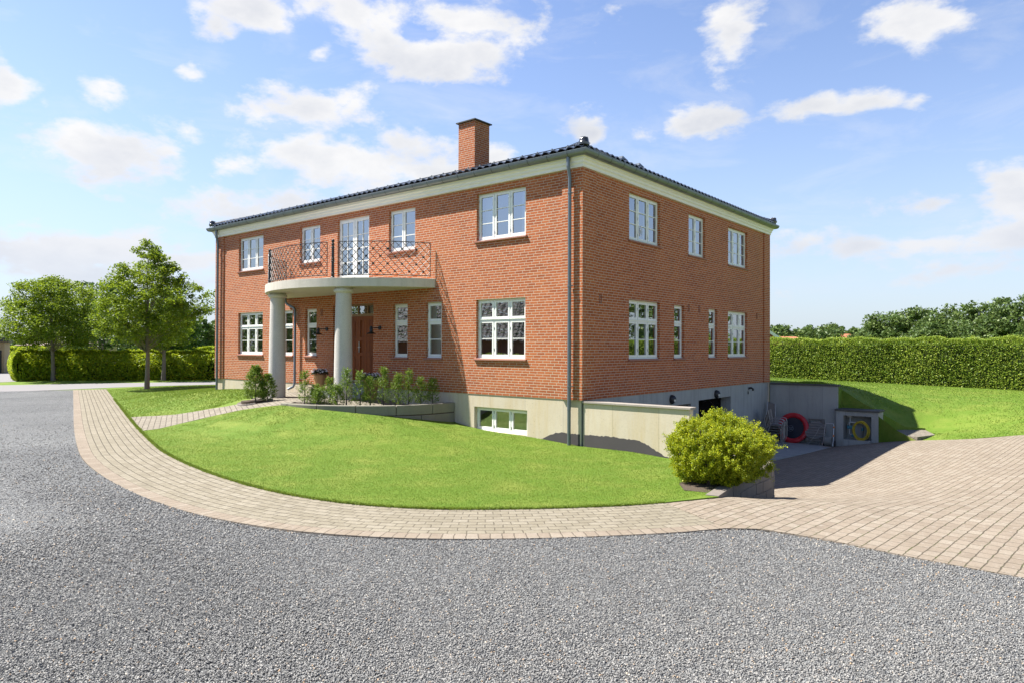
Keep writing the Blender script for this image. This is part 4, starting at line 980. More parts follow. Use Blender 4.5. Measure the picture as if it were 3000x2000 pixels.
# air bricks in the walls
for fn, a, z in ((Sm, .87, 2.45), (Sm, 5.85, 2.46), (Sm, 6.60, 2.46), (Sm, 11.53, 2.43), (Fm, -10.42, 2.38)):
    mb = MB(); frame_rect(mb, fn, a-.06, a+.06, z-.11, z+.11, .012, -.004, .02)
    for k in range(4): bars(mb, fn, a-.04+k*.027-.004, a-.04+k*.027+.004, z-.098, z+.098, -.002, .02)
    bars(mb, fn, a-.048, a+.048, z-.098, z+.098, .0005, .0045)
    mb.build('air_brick', simple('air_brick_red', (.15, .045, .03), .8), house)
# overflow elbow low on the side wall
mb = MB(); mb.tube([(-.07, 10.78, -.16), (.04, 10.78, -.14), (.10, 10.78, -.18), (.10, 10.78, -.24)], .038, 10); mb.tube([(-.04, 10.70, -.26), (-.04, 10.70, -.36)], .016, 8)
mb.build('overflow_pipe', 'black', house, smooth=True)

# ------------------------------------------------------------------ retaining walls and the garage yard
rw = thing('retaining_wall', 'low concrete retaining wall with pale stone coping beside the basement window corner', 'wall', (1.3, .15, -1.1))
mb = MB(); mb.box(.001, 2.69, .063, .26, -2.6, -.062); mb.build('wall_panel', 'plinth', rw)
cp = MB(); cp.box(-.02, 2.74, .02, .31, -.060, -.012); cp.build('coping', 'coping', rw, bevel=.006)
bt = MB(); xs = np.arange(.02, 2.6, .045); R = rng(6)
zz = np.interp(xs, [.02, .37, .83, 1.1, 1.44, 1.73, 1.96, 2.14, 2.41, 2.6], [-.81, -.80, -.79, -.81, -.81, -.91, -1.03, -1.11, -1.16, -1.2])
decal([(a, b+R.uniform(-.012, .012)) for a, b in zip(xs, zz)], .0595); bt.build('bitumen_coating', 'bitumen', rw)
bw = thing('back_retaining_wall', 'tall grey concrete retaining wall with dark coping behind the garage yard', 'wall', (1.2, 12.9, -2.2))
mb = MB(); mb.box(.001, 2.40, 12.80, 12.98, -2.6, -.085); mb.build('wall_panel', 'conc', bw)
cp = MB(); cp.box(-.03, 2.46, 12.75, 13.03, -.083, -.02); cp.build('coping', 'dcoping', bw, bevel=.006)
nb = thing('hose_niche', 'open concrete housing with flat dark cap holding garden water pipes', 'niche', (3.1, 12.8, -2.0))
mb = MB(); y0, y1 = 12.60, 13.35
for q in ((2.40, 2.64, y0, y1, -2.4, -.93), (3.54, 3.76, y0, y1, -2.4, -.93), (2.64, 3.54, y0, y1, -1.08, -.93), (2.64, 3.54, 13.1, y1, -2.4, -1.08), (2.64, 3.54, y0-.12, 13.1, -2.4, -1.91)): mb.box(*q)
mb.build('housing', 'conc', nb)
cp = MB(); cp.box(2.36, 3.80, 12.55, 13.40, -.928, -.865); cp.build('coping', 'dcoping', nb, bevel=.006)
pp = MB(); pp.tube([(2.78, 12.95, -1.12), (2.78, 12.95, -1.34), (3.05, 12.95, -1.34), (3.2, 12.95, -1.36)], .028, 8); pp.box(2.70, 2.84, 12.9, 13.0, -1.16, -1.11)
pp.tube([(2.76, 12.93, -1.34), (2.76, 12.93, -1.75), (2.84, 12.93, -1.78)], .022, 8); pp.build('white_pipe', 'wplastic', nb)
vv = MB(); vv.box(2.70, 2.88, 12.85, 12.99, -1.56, -1.45); vv.tube([(2.84, 12.9, -1.80), (2.94, 12.9, -1.82)], .045, 10); vv.tube([(3.20, 12.85, -1.5), (3.20, 12.85, -1.60)], .04, 10); vv.build('valve', 'cyan', nb)
tk = MB(); tk.tube([(3.27, 13.0, -1.88), (3.27, 13.0, -1.38)], .075, 14); tk.tube([(3.18, 12.85, -1.60), (3.18, 12.85, -1.85)], .02, 8); tk.build('filter_tank', 'room', nb)
# curved block wall
bwl = thing('block_edging_wall', 'low curved wall of dark stone blocks under the golden bush at the ramp', 'wall', (4.7, -1.5, -1.3))
R = rng(3)
seg = np.r_[0, np.cumsum(np.linalg.norm(np.diff(WC, axis=0), axis=1))]
def onc(C, s_): return np.array([np.interp(s_, seg, C[:, 0]), np.interp(s_, seg, C[:, 1])])
for course in range(4):
    zt_ = -.925-course*.19; s_ = (course % 2)*-.15; mb = MB()
    while s_ < seg[-1]:
        e = min(s_+.30, seg[-1]); a = max(s_, 0)+.003; b = e-.003
        if b-a > .03:
            q0, q1, q2, q3 = onc(WC, a), onc(WC, b), onc(WI_, b), onc(WI_, a); j = R.uniform(-.004, .004)
            mb.prism([tuple(q0+j), tuple(q1+j), tuple(q2), tuple(q3)], zt_-.186, zt_)
        s_ += .30
    mb.build('block_course', 'block', bwl, bevel=.008)
# kerb stones of the planting bed
ke = thing('bed_edging_wall', 'curved edging of split grey kerb stones holding the bed by the porch', 'wall', (-5.2, -2.2, -.5))
KO = np.array(kerb_out); KO = offs(KO, .03) if np.linalg.norm(offs(KO, .03)[8]-[-8, 0]) > np.linalg.norm(KO[8]-[-8, 0]) else offs(KO, -.03); KI = offs(KO, .2) if np.linalg.norm(offs(KO, .2)[8]-[-8, 0]) < np.linalg.norm(KO[8]-[-8, 0]) else offs(KO, -.2)
seg = np.r_[0, np.cumsum(np.linalg.norm(np.diff(KO, axis=0), axis=1))]
for course, zt_, hh in ((0, -.265, .27), (1, -.545, .28), (2, -.835, .2)):
    s_ = seg[-1]-(.80 if course % 2 == 0 else 1.15); e = seg[-1]
    while e > .15:
        a, b = max(s_, 0)+.008, e-.008; pts_o = [onc(KO, q) for q in np.linspace(a, b, 6)]; pts_i = [onc(KI, q) for q in np.linspace(b, a, 6)]
        mb = MB(); mb.prism([tuple(p) for p in pts_o+pts_i], zt_-hh+.012, zt_); mb.build('kerb_stone', 'stone', ke, bevel=.014)
        e = s_; s_ -= 1.05
# round edging of the conifer bed
mb = MB(); ring_ = [(-9.95+.52*math.cos(q), -2.62+.50*math.sin(q)) for q in np.linspace(rad(60), rad(330), 28)]; ri = [(-9.95+(x+9.95)*.78, -2.62+(y+2.62)*.78) for x, y in ring_]
for k in range(27): mb.prism([ring_[k], ring_[k+1], ri[k+1], ri[k]], -.75, float(H_lawn([ring_[k]])[0])+.045)
tag(mb.build('bed_ring', 'coping'), 'curved row of pale setts round the foot of the bushy conifer', 'edging')
mb = MB(); mb.prism(ri+[(-9.7, -2.5)], -.7, -.36); tag(mb.build('conifer_bed_soil', 'soil'), kind='structure')
mb = MB(); mb.box(-9.99, -9.69, -.70, -.54, -.34, -.12); mb.box(-9.99, -9.69, -.535, -.40, -.34, -.12); tag(mb.build('concrete_block', 'conc', bevel=.01), 'pair of grey concrete blocks on the paving beside the entrance step', 'block')

# bulkhead lamps over the garage doors
def bulkhead(a, label):
    z = -.225; t = thing('bulkhead_lamp', label, 'lamp', (-.06, a, z), 'half shielded oval lamps on the basement wall')
    bd = MB(); bd.lathe_s((-.02, a, z), 1, 20, 12, (.10, .105, .135)); bd.build('lamp_body', 'black', t, smooth=True)
    gs = MB(); n = 16
    for k in range(n): pass
    gs.lathe_s((-.008, a, z), 1, 20, 12, (.098, .082, .108)); gs.build('lamp_glass', 'lampw', t, smooth=True)
    sh = MB(); i = 0
    m_ = 12
    for r_ in range(7):
        th = math.pi/2*r_/6
        for k in range(m_+1):
            ph = math.pi*k/m_; sh.v.append((-.006+.112*math.sin(ph)*math.cos(th), a-.098*math.cos(ph), z+.005+.125*math.sin(ph)*math.sin(th)))
    for r_ in range(6):
        for k in range(m_): sh.f.append((r_*(m_+1)+k, r_*(m_+1)+k+1, (r_+1)*(m_+1)+k+1, (r_+1)*(m_+1)+k))
    sh.build('lamp_hood', 'black', t, smooth=True)
bulkhead(4.72, 'half shielded oval lamp above the first garage opening, nearer the golden bush')
bulkhead(7.88, 'half shielded oval lamp above the second garage opening, nearer the back wall')
def wall_lamp(x, label):
    t = thing('wall_lamp', label, 'lamp', (x, .045, 1.83), 'black barn lamps beside the front door')
    mb = MB(); mb.tube([(x, .046, 1.83), (x, .015, 1.83)], .062, 18); mb.build('wall_plate', 'black', t, smooth=True)
    mb = MB(); mb.tube([(x, .02, 1.83), (x, -.30, 1.83)], .013, 8); mb.build('arm', 'black', t, smooth=True)
    mb = MB(); mb.lathe((x, -.30, 1.64), [(.145, 0), (.148, .004), (.10, .035), (.055, .06), (.045, .075), (.045, .13), (.055, .14), (.055, .16), (.035, .19), (.035, .22), (.02, .235)], 24); mb.build('lamp_shade', 'black', t, smooth=True)
wall_lamp(-10.12, 'black barn lamp on the brick left of the front door'); wall_lamp(-7.43, 'black barn lamp on the brick right of the front door')

# planters
def planter(x, y, z, label, sc=1, seed=1):
    t = thing('planter', label, 'planter', (x, y, z), 'wooden planters flanking the door'); R = rng(seed)
    mb = MB(); mb.lathe((x, y, z), [(.15*sc, 0), (.17*sc, .15*sc), (.20*sc, .52*sc), (.18*sc, .52*sc), (.17*sc, .48*sc)], 22); mb.build('pot', 'pot', t)
    th = R.uniform(0, 2*math.pi, 1500); u = R.uniform(0, 1, 1500)**.5; P = np.stack([x+np.cos(th)*u*.27*sc, y+np.sin(th)*u*.27*sc, z+.50*sc+.2*sc*np.sqrt(np.clip(1-u*u, 0, 1))*R.uniform(.5, 1, 1500)], 1)
    quads_mesh('foliage', leafquads(P, .045, seed), 'purple', t, Vector((x, y, z)))
    th = R.uniform(0, 2*math.pi, 70); u = R.uniform(.3, 1, 70)**.5; c = np.stack([x+np.cos(th)*u*.29*sc, y+np.sin(th)*u*.29*sc, z+.52*sc+.22*sc*np.sqrt(np.clip(1-u*u, 0, 1))], 1)
    P = np.repeat(c, 4, 0)+R.normal(size=(280, 3))*.009; quads_mesh('flower', leafquads(P, .034, seed+5, .9), 'flower', t, Vector((x, y, z)))
planter(-9.93, -.36, -.155, 'left wooden planter with white flowers beside the grey blocks', 1.0, 1); planter(-7.28, -.42, -.30, 'right wooden planter with white flowers behind the young hedge plants', 1.12, 2)

# trampoline leaning on the back wall
TC = Vector((.95, 12.46, -1.64)); tl = rad(14)
TM = Matrix.Translation(TC) @ Matrix.Rotation(-tl, 4, 'X')
tr = thing('trampoline', 'round trampoline with red padded rim leaning on edge against the concrete wall', 'trampoline', TC)
mb = MB()
for (r0, r1, y0) in ((.40, .56, 0),):
    n = 64; i0 = 0
    prof = [(.385, -.005), (.40, -.035), (.44, -.055), (.50, -.055), (.55, -.035), (.565, 0), (.55, .03), (.40, .03)]
    for k in range(n):
        a = 2*math.pi*k/n; w_ = 1+.10*math.sin(k*7.3)
        for r_, y_ in prof: mb.v.append((r_*math.cos(a), y_*w_, r_*math.sin(a)))
    m_ = len(prof)
    for k in range(n):
        for j in range(m_): mb.f.append((k*m_+j, k*m_+(j+1) % m_, ((k+1) % n)*m_+(j+1) % m_, ((k+1) % n)*m_+j))
mb.xf(TM); mb.build('padded_rim', 'red', tr, smooth=True)
mb = MB(); mb.tube([(0, .0, 0), (0, .008, 0)], .40, 48); mb.xf(TM); mb.build('jump_mat', 'net', tr)
mb = MB()
def circ(r, w_, y): mb.tube([(r*math.cos(a)-.08, y, r*math.sin(a)-.02) for a in np.linspace(0, 2*math.pi, 40)[:-1]], w_, 4, closed=True)
circ(.105, .004, -.004)
for k in range(3): mb.tube([(-.14+k*.045, -.004, .0), (-.12+k*.045, -.004, .035), (-.10+k*.045, -.004, .0)], .006, 4); mb.tube([(-.13+k*.04, -.004, -.03), (-.11+k*.04, -.004, -.07), (-.10+k*.04, -.004, -.03)], .006, 4)
mb.xf(TM); mb.build('emblem', 'pale', tr)
# stack of garden chairs seen side on
def make_chair():
    t = thing('stacking_chair', 'taupe garden chair', 'chair', (0, 0, 0), 'stacked taupe garden chairs')
    for s_ in (-1, 1):
        y = .27*s_
        mb = MB(); mb.tube([(.26, y, 0), (.25, y, .55), (.22, y, .64), (.12, y, .67), (-.15, y, .66), (-.24, y, .60)], .014, 8); mb.build('arm_frame', 'alu', t, smooth=True)
        mb = MB(); mb.tube([(-.34, y*.9, 0), (-.22, y*.9, .42), (-.30, y*.9, .95)], .013, 8); mb.build('leg', 'alu', t, smooth=True)
    mb = MB(); mb.box(-.22, .24, -.25, .25, .40, .425); mb.build('seat', 'textile', t)
    mb = MB(); mb.quad((-.22, -.24, .42), (-.22, .24, .42), (-.30, .24, .95), (-.30, -.24, .95)); mb.quad((-.225, -.24, .42), (-.305, -.24, .95), (-.305, .24, .95), (-.225, .24, .42)); mb.build('backrest', 'textile', t)
    return t
cb = make_chair(); labs = ['lowest taupe stacking chair in the pile beside the trampoline', 'second taupe stacking chair up in the pile beside the trampoline', 'third taupe stacking chair up in the pile beside the trampoline', 'topmost taupe stacking chair in the pile beside the trampoline']
for k in range(4):
    c = cb if k == 0 else copy_tree(cb); c.location = (.58+k*.05, 11.62-k*.03, -2.17+k*.095); c.rotation_euler = (0, 0, rad(8)); c['label'] = labs[k]
# folded sun lounger standing up in the corner
t = thing('sun_lounger', 'folded taupe sun lounger standing on end in the corner of the concrete walls', 'sun lounger', (.25, 12.1, -2.17))
mb = MB(); mb.quad((.06, 11.9, -2.15), (.52, 11.9, -2.15), (.36, 12.3, -.78), (.10, 12.3, -.72)); mb.quad((.10, 12.32, -.72), (.36, 12.32, -.78), (.52, 11.92, -2.15), (.06, 11.92, -2.15)); mb.build('sling', 'textile', t)
mb = MB(); mb.tube([(.06, 11.9, -2.17), (.10, 12.3, -.72), (.36, 12.3, -.78), (.52, 11.9, -2.17)], .015, 8); mb.build('frame', 'alu', t)
# round folding table lying against the wall
t = thing('garden_table', 'round slatted teak garden table tipped against the concrete wall', 'table', (1.76, 12.3, -2.17))
mb = MB(); TT = Matrix.Translation(Vector((1.76, 12.42, -1.66))) @ Matrix.Rotation(rad(58), 4, 'X'); rT = .36
for k in range(7):
    y0 = -rT+k*2*rT/7+.006; y1 = -rT+(k+1)*2*rT/7-.006; ym = max(abs(y0), abs(y1)); x = math.sqrt(max(.01, rT*rT-min(abs(y0), abs(y1))**2)); x2 = math.sqrt(max(.003, rT*rT-ym**2))
    ya, yb = (y0, y1) if abs(y0) > abs(y1) else (y1, y0)
    mb.prism([(-x2, ya), (x2, ya), (x, yb), (-x, yb)], -.012, .012)
mb.xf(TT); mb.build('slatted_top', 'teak', t)
for q in ((1.52, 1.56, 12.30, 12.34, -2.17, -1.85), (1.92, 1.96, 12.30, 12.34, -2.17, -1.85)):
    mb = MB(); mb.box(*q); mb.build('leg', 'teak', t)
mb = MB(); mb.box(1.46, 2.02, 12.27, 12.30, -2.02, -1.95); mb.build('stretcher', 'teak', t)
t = thing('wooden_panel_frame', 'empty weathered wooden frame leaning on the wall above the round table', 'frame', (1.72, 12.7, -1.6))
mb = MB()
for q in ((1.42, 1.47, -1.75, -1.28), (1.83, 1.88, -1.75, -1.28), (1.47, 1.83, -1.33, -1.28), (1.47, 1.83, -1.75, -1.70)): mb.box(q[0], q[1], 12.72, 12.75, q[2], q[3])
mb.build('frame_rail', 'teak', t)
mb = MB(); mb.box(1.90, 1.98, 12.70, 12.73, -1.8, -1.27); mb.build('loose_slat', 'teak', t)
# hose reel
t = thing('hose_reel_cart', 'wheeled hose reel cart with grey hose beside the pipe housing', 'hose reel', (2.25, 12.25, -2.17))
mb = MB(); mb.tube([(2.10, 12.18, -1.9), (2.13, 12.28, -1.40), (2.16, 12.29, -1.37), (2.38, 12.29, -1.37), (2.41, 12.28, -1.42), (2.42, 12.18, -1.9)], .010, 6)
mb.tube([(2.10, 12.18, -1.9), (2.08, 12.08, -2.14), (2.12, 12.05, -2.17), (2.38, 12.05, -2.17), (2.42, 12.08, -2.12), (2.42, 12.18, -1.9)], .010, 6); mb.build('frame', 'clip', t, smooth=True)
mb = MB()
for k in range(9):
    x = 2.15+k*.026
    mb.tube([(x+.003*math.sin(j), 12.2+(.15+.006*math.sin(j*2+k))*math.cos(j*math.pi/12), -1.98+.15*math.sin(j*math.pi/12)) for j in range(24)], .012, 5, closed=True)
mb.build('wound_hose', 'ghose', t, smooth=True)
for x in (2.08, 2.44):
    mb = MB(); mb.tube([(x-.012, 12.28, -2.07), (x+.012, 12.28, -2.07)], .10, 20); mb.build('wheel', 'black', t)
mb = MB(); mb.box(2.40, 2.44, 12.24, 12.28, -1.52, -1.46); mb.box(2.40, 2.44, 12.18, 12.22, -1.82, -1.75); mb.build('clip', 'orange', t)
mb = MB(); mb.tube([(1.58, 12.10, -2.13), (1.66, 12.08, -2.05), (1.75, 12.12, -1.92), (1.85, 12.2, -1.75), (1.90, 12.3, -1.58), (1.95, 12.4, -1.5), (2.05, 12.5, -1.62)], .010, 6)
mb.tube([(1.60, 12.10, -2.13), (1.50, 12.06, -2.15), (1.45, 12.1, -2.14)], .010, 6); mb.tube([(1.52, 12.05, -1.80), (1.60, 12.04, -1.86), (1.72, 12.04, -1.90), (1.86, 12.08, -1.92)], .008, 6)
tag(mb.build('rope', 'ghose', smooth=True), 'thin grey cord trailing over the round teak table', 'cord')
mb = MB(); R = rng(8)
for k in range(11):
    a0 = R.uniform(0, 6.28); cx_, cz_ = 3.22+R.uniform(-.03, .03), -1.57+R.uniform(-.03, .03); rx, rz_ = .25+R.uniform(-.035, .02), .31+R.uniform(-.03, .02)
    mb.tube([(cx_+rx*math.cos(a), 12.50+.02*k*.4+.02*math.sin(a+a0), cz_+rz_*math.sin(a)) for a in np.linspace(0, 2*math.pi, 36)[:-1]], .0125, 6, closed=True)
tag(mb.build('garden_hose', 'yellow', smooth=True), 'coiled yellow garden hose hanging in front of the concrete housing', 'hose')
mb = MB(); mb.tube([(-.118, 3.0+.095*math.cos(a), 4.42+.13*math.sin(a)) for a in np.linspace(0, 6.283, 24)[:-1]], .010, 5, closed=True)
mb.tube([(-.118, 3.0, 4.36), (-.118, 3.02, 4.42), (-.118, 2.98, 4.48)], .018, 5)
tag(mb.build('window_ornament', 'whitepaint2', smooth=True), 'white ring ornament in the first upper window of the shaded side', 'ornament')

# ------------------------------------------------------------------ vegetation
def tree(name, label, base, h, cr, crown_z0, seed, mat='leaf_tree', bark='bark', leaf=.11, ncl=240, nper=80, trunk_r=.14, shape=.9, group=None, multi=1, lean=0, cat='tree', cl_r=.42, wob=.3, cone=.5):
    R = rng(seed); bx, by, bz = base; t = thing(name, label, cat, base, group)
    mb = MB(); cz = (h+crown_z0)/2; ch_ = (h-crown_z0)/2
    tips = []
    n = ncl; az = R.uniform(0, 2*math.pi, n); v = R.uniform(-1, 1, n*6); v = v[R.uniform(0, 1, n*6) < np.interp(v, [-1, -.8, -.35, .1, .5, .8, 1], [.42, .88, 1.0, 1-cone*.28, 1-cone*.82, 1-cone*1.2, .10])**1.2][:n]; az = az[:len(v)]; n = len(v)
    lob = [(R.uniform(0, 6.28), R.uniform(-.9, .9), R.uniform(-wob, wob)) for _ in range(12)]
    def env(a, vv):
        e = np.interp(vv, [-1, -.8, -.35, .1, .5, .8, 1], [.42, .88, 1.0, 1-cone*.28, 1-cone*.82, 1-cone*1.3, .03])
        f = np.ones_like(a)
        for la, lv, lw in lob: f = f+lw*np.exp(-((np.angle(np.exp(1j*(a-la))))**2/.5+(vv-lv)**2/.12))
        return e*f
    rr_ = env(az, v)*R.uniform(.04, 1.0, n)**.5*np.where(R.uniform(0, 1, n) < .14, 1.16, 1)
    C = np.stack([bx+np.cos(az)*rr_*cr, by+np.sin(az)*rr_*cr, bz+cz+v*ch_], 1)
    # trunks and limbs
    for s_ in range(multi):
        o = Vector((R.uniform(-.1, .1), R.uniform(-.1, .1), 0))*(multi > 1); top = Vector((bx+R.uniform(-.15, .15)+(R.uniform(-1, 1)*cr*.4 if multi > 1 else 0), by+R.uniform(-.15, .15), bz+h*.86))
        b0 = Vector(base)+o-Vector((0, 0, .15)); pts_ = [b0.lerp(top, q)+Vector((math.sin(q*5+s_)*.06, math.cos(q*4)*.05, 0)) for q in np.linspace(0, 1, 9)]
        mb.tube(pts_, [trunk_r*(1.25 if k == 0 else 1)*(1-.85*k/8) for k in range(9)], 9)
    for k in range(0, n, 6):
        p = Vector(C[k]); zz_ = min(max((p.z-bz)*.55, crown_z0*.8), h*.8); q0 = Vector((bx, by, bz+zz_)); mid = q0.lerp(p, .5)+Vector((0, 0, .1*(p-q0).length)); r0 = trunk_r*.17*(1-zz_/h*.7)
        mb.tube([q0, mid, p], [r0, r0*.6, .008], 5, cap=False)
    mb.build('trunk', bark, t, smooth=True)
    m_ = n*nper; L = np.repeat(C, nper, 0); d = R.normal(size=(m_, 3)); d /= np.linalg.norm(d, axis=1)[:, None]
    rad_ = cl_r*np.repeat(R.uniform(.55, 1.25, n), nper)*R.uniform(0, 1, m_)**.5
    L = L+d*rad_[:, None]*np.array([1, 1, .62])
    out = (L-np.array([bx, by, bz+cz])); out /= np.linalg.norm(out, axis=1)[:, None]+1e-6
    quads_mesh('crown', leafquads(L, leaf, seed+1, .62, out=out*.5), mat, t, Vector(base))
    return t
def zat(x, y): return float(H_lawn([(x, y)])[0])
def at(x, y, d): return CAMP+(FW+RT*((x-1500)/FPX)+UP*((1000-y)/FPX))*d
p = at(427, 1134, 34.2); tree('maple_tree', 'young maple with a tall pointed crown on the lawn nearest the house', (p.x, p.y, p.z), 7.35, 2.5, 2.15, 11, ncl=380, nper=95, trunk_r=.115, group='trees beside the lane', cone=.62, leaf=.115, cl_r=.40, wob=.22)
p = at(153, 1116, 43); tree('maple_tree', 'broad rounded maple between two stakes at the far left', (p.x, p.y, p.z), 6.3, 3.1, 2.25, 12, ncl=380, nper=90, trunk_r=.13, group='trees beside the lane', leaf=.13, cone=.30, cl_r=.55, wob=.25)
p = at(476, 1113, 44); tree('maple_tree', 'slim maple behind the pointed one, in front of the hedge', (p.x, p.y, p.z), 5.9, 2.3, 2.1, 13, ncl=170, nper=80, trunk_r=.14, group='trees beside the lane', leaf=.13, cl_r=.42)
for (px, py, d, h, cr, c0, sd, lab) in ((300, 1085, 52, 7.2, 3.6, 2.2, 21, 'dark spreading tree behind the hedge between the two maples'), (495, 1080, 52, 5.5, 2.0, 2.0, 22, 'dark low tree behind the hedge next to the house corner'), (235, 1085, 56, 6.4, 3.0, 2.0, 23, 'multi stemmed tree rising behind the hedge left of centre')):
    p = at(px, py, d); p.z = -1.1; tree('garden_tree', lab, (p.x, p.y, p.z), h, cr, c0, sd, mat='leaf_dark' if sd != 23 else 'leaf_tree', bark='dbark', ncl=200, nper=70, leaf=.17, trunk_r=.14, multi=3, cl_r=.55, group='trees behind the left hedge', cone=.3)
# stakes
for (px, lab, ln) in ((137, 'leaning wooden stake left of the broad maple', .0), (168, 'leaning wooden stake right of the broad maple', -.12)):
    b = at(px, 1111 if px < 150 else 1111, 43.2); mb = MB(); mb.tube([(b.x, b.y, b.z-.2), (b.x+ln*.6, b.y+ln*.8, b.z+.80)], .045, 8); tag(mb.build('tree_stake', 'stake'), lab, 'stake', 'stakes beside the broad maple')
def hedge(name, label, line, w_, zt_, mat, seed, n, leaf, cat='hedge', core=True, dens_top=1.25, bulge=.0, zb=None, rnd=0.):
    R = rng(seed); P = np.array(line, float); L = np.r_[0, np.cumsum(np.linalg.norm(np.diff(P[:, :2], axis=0), axis=1))]; tot = L[-1]
    c = P.mean(0); t = thing(name, label, cat, (c[0], c[1], zb if zb is not None else zat(c[0], c[1])))
    off = t.location
    s_ = R.uniform(0, tot, n); xc = np.interp(s_, L, P[:, 0]); yc = np.interp(s_, L, P[:, 1]); dx = np.interp(s_+.1, L, P[:, 0])-np.interp(s_-.1, L, P[:, 0]); dy = np.interp(s_+.1, L, P[:, 1])-np.interp(s_-.1, L, P[:, 1]); nn = np.hypot(dx, dy); nx, ny = dy/nn, -dx/nn
    zg = H_lawn(np.stack([xc, yc], 1))-.05 if zb is None else np.full(n, zb)
    H_ = zt_-zg; per = w_*dens_top+2*H_; q = R.uniform(0, 1, n)*per
    side = np.where(q < H_, -1, np.where(q < H_+w_*dens_top, 0, 1)); u = np.where(side == -1, q, np.where(side == 0, (q-H_)/dens_top, per-q))
    lat = np.where(side == 0, u-w_/2, side*w_/2); zz = np.where(side == 0, H_, u)
    ns = np.sin(s_*1.9+seed)*.05+np.sin(s_*4.3+zz*3.1)*.05+np.sin(s_*9+zz*7)*.03
    dep = -np.abs(R.normal(0, .10, n))+ns+R.uniform(0, .03, n)+(R.uniform(0, 1, n) < .012)*R.uniform(.05, .16, n)
    rl = np.where(side == 0, 0, dep)*side; zz = zz+np.where(side == 0, dep*.8+.03, 0); k = np.clip((zz-(H_-.2))/.2, 0, 1)*.12*(side != 0); lat = lat+rl-side*k; lat = lat-side*rnd*np.clip(zz/H_, 0, 1)**2.2; lat = np.where(side == 0, lat*(1-2*rnd/w_), lat)
    if bulge: lat = lat+side*bulge*np.sin(np.clip(zz/H_, 0, 1)*math.pi)
    C = np.stack([xc+nx*lat, yc+ny*lat, zg+zz], 1)
    ends = (s_ < .0)
    sz = leaf
    out = np.stack([nx*side*1.0, ny*side*1.0, (side == 0)*1.0], 1)
    for e, sgn in ((0, -1), (len(P)-1, 1)):
        m_ = int(n*.11*w_); tx, ty = (P[min(e+1, len(P)-1)]-P[max(e-1, 0)])[:2]; tn = math.hypot(tx, ty); tx, ty = tx/tn, ty/tn
        zg_ = zat(P[e][0], P[e][1]) if zb is None else zb; la = R.uniform(-w_/2, w_/2, m_); ze = R.uniform(0, 1, m_)*(zt_-zg_); bl = .35*np.sin(np.clip(ze/(zt_-zg_)*2.8, 0, 3.1))-R.uniform(0, .2, m_)
        C = np.r_[C, np.stack([P[e][0]+ty*la+tx*sgn*bl, P[e][1]-tx*la+ty*sgn*bl, zg_+ze], 1)]; out = np.r_[out, np.tile([tx*sgn, ty*sgn, 0], (m_, 1))]
    quads_mesh('foliage', leafquads(C, leaf, seed+3, .66, out=out*.55), mat, t, off)
    if core:
        mb = MB()
        for i in range(len(P)-1):
            a, b = P[i], P[i+1]; d = (b-a)[:2]/np.linalg.norm((b-a)[:2]); nn_ = np.array([d[1], -d[0]])*(w_/2-.30-rnd)
            pl = [tuple(a[:2]+nn_), tuple(b[:2]+nn_), tuple(b[:2]-nn_), tuple(a[:2]-nn_)]
            mb.prism(pl, -1.6, zt_-.3-rnd*.5)
        mb.build('branches', 'leaf_core', t)
    return t
M['leaf_core'] = simple('twiggy_core', (.026, .042, .011), .95)
dr = np.array([.772, .635]); a = np.array([-3.4, 22.5])
hl = [(x, 24.0, 0) for x in (-14, -4, 2, 8, 14, 22, 30)]
hedge('beech_hedge', 'long tall clipped green hedge along the lawn at the right', hl, 1.1, 1.74, 'leaf_hedge', 31, 270000, .072)
lh = [at(48, 1112, 43.0), at(150, 1112, 44.2), at(300, 1112, 44.6), at(450, 1110, 45.2), at(620, 1102, 46.0), at(720, 1098, 47.5)]
hedge('privet_hedge', 'bushy yellow green hedge behind the lane at the left', [(p.x, p.y, 0) for p in lh], 2.4, .92, 'leaf_hedge2', 32, 80000, .14, bulge=.15, zb=-1.0, rnd=.9)
# golden bush
R = rng(41); t = thing('golden_bush', 'large rounded bush with bright golden green leaves beside the ramp wall', 'bush', (4.50, -2.80, -.95))
n = 2300; d = R.normal(size=(n, 3)); d /= np.linalg.norm(d, axis=1)[:, None]; r_ = R.uniform(.1, 1, n)**.28
zz = d[:, 2]*r_; wid = np.interp(zz, [-1, -.6, -.1, .3, .7, 1], [.95, 1.0, 1.0, 1.0, .97, .90])
lumps = 1+.10*np.sin(d[:, 0]*5+1)*np.sin(d[:, 1]*6+2)+.07*np.sin(d[:, 2]*9+d[:, 0]*7)
bc = np.stack([4.56+d[:, 0]*r_*.77*wid*lumps, -2.78+d[:, 1]*r_*.77*wid*lumps, -.45+np.sign(zz)*np.abs(zz)**.9*.55*lumps], 1)
nper = 84; C = np.repeat(bc, nper, 0); sdir = np.repeat(d+np.array([0, 0, .9])+R.normal(size=(n, 3))*.45, nper, 0); sdir /= np.linalg.norm(sdir, axis=1)[:, None]
C = C+sdir*(R.uniform(0, 1, n*nper)**1.2*.11)[:, None]*np.repeat(R.uniform(.5, 1.5, n), nper)[:, None]+R.normal(size=C.shape)*.018
C = C[C[:, 2] > -.93]
quads_mesh('foliage', leafquads(C, .0255, 42, .6, out=np.tile([0, 0, .6], (len(C), 1))), 'leaf_bush', t, t.location)
mb = MB()
for k in range(16):
    a_ = R.uniform(0, 6.28); q = R.uniform(.1, .3); mb.tube([(4.5+q*math.cos(a_), -2.8+q*math.sin(a_), -1.0), (4.5+.4*math.cos(a_), -2.8+.4*math.sin(a_), -.5), (4.5+.6*math.cos(a_), -2.8+.6*math.sin(a_), -.05)], [.022, .014, .006], 6)
mb.build('stem', 'dbark', t)
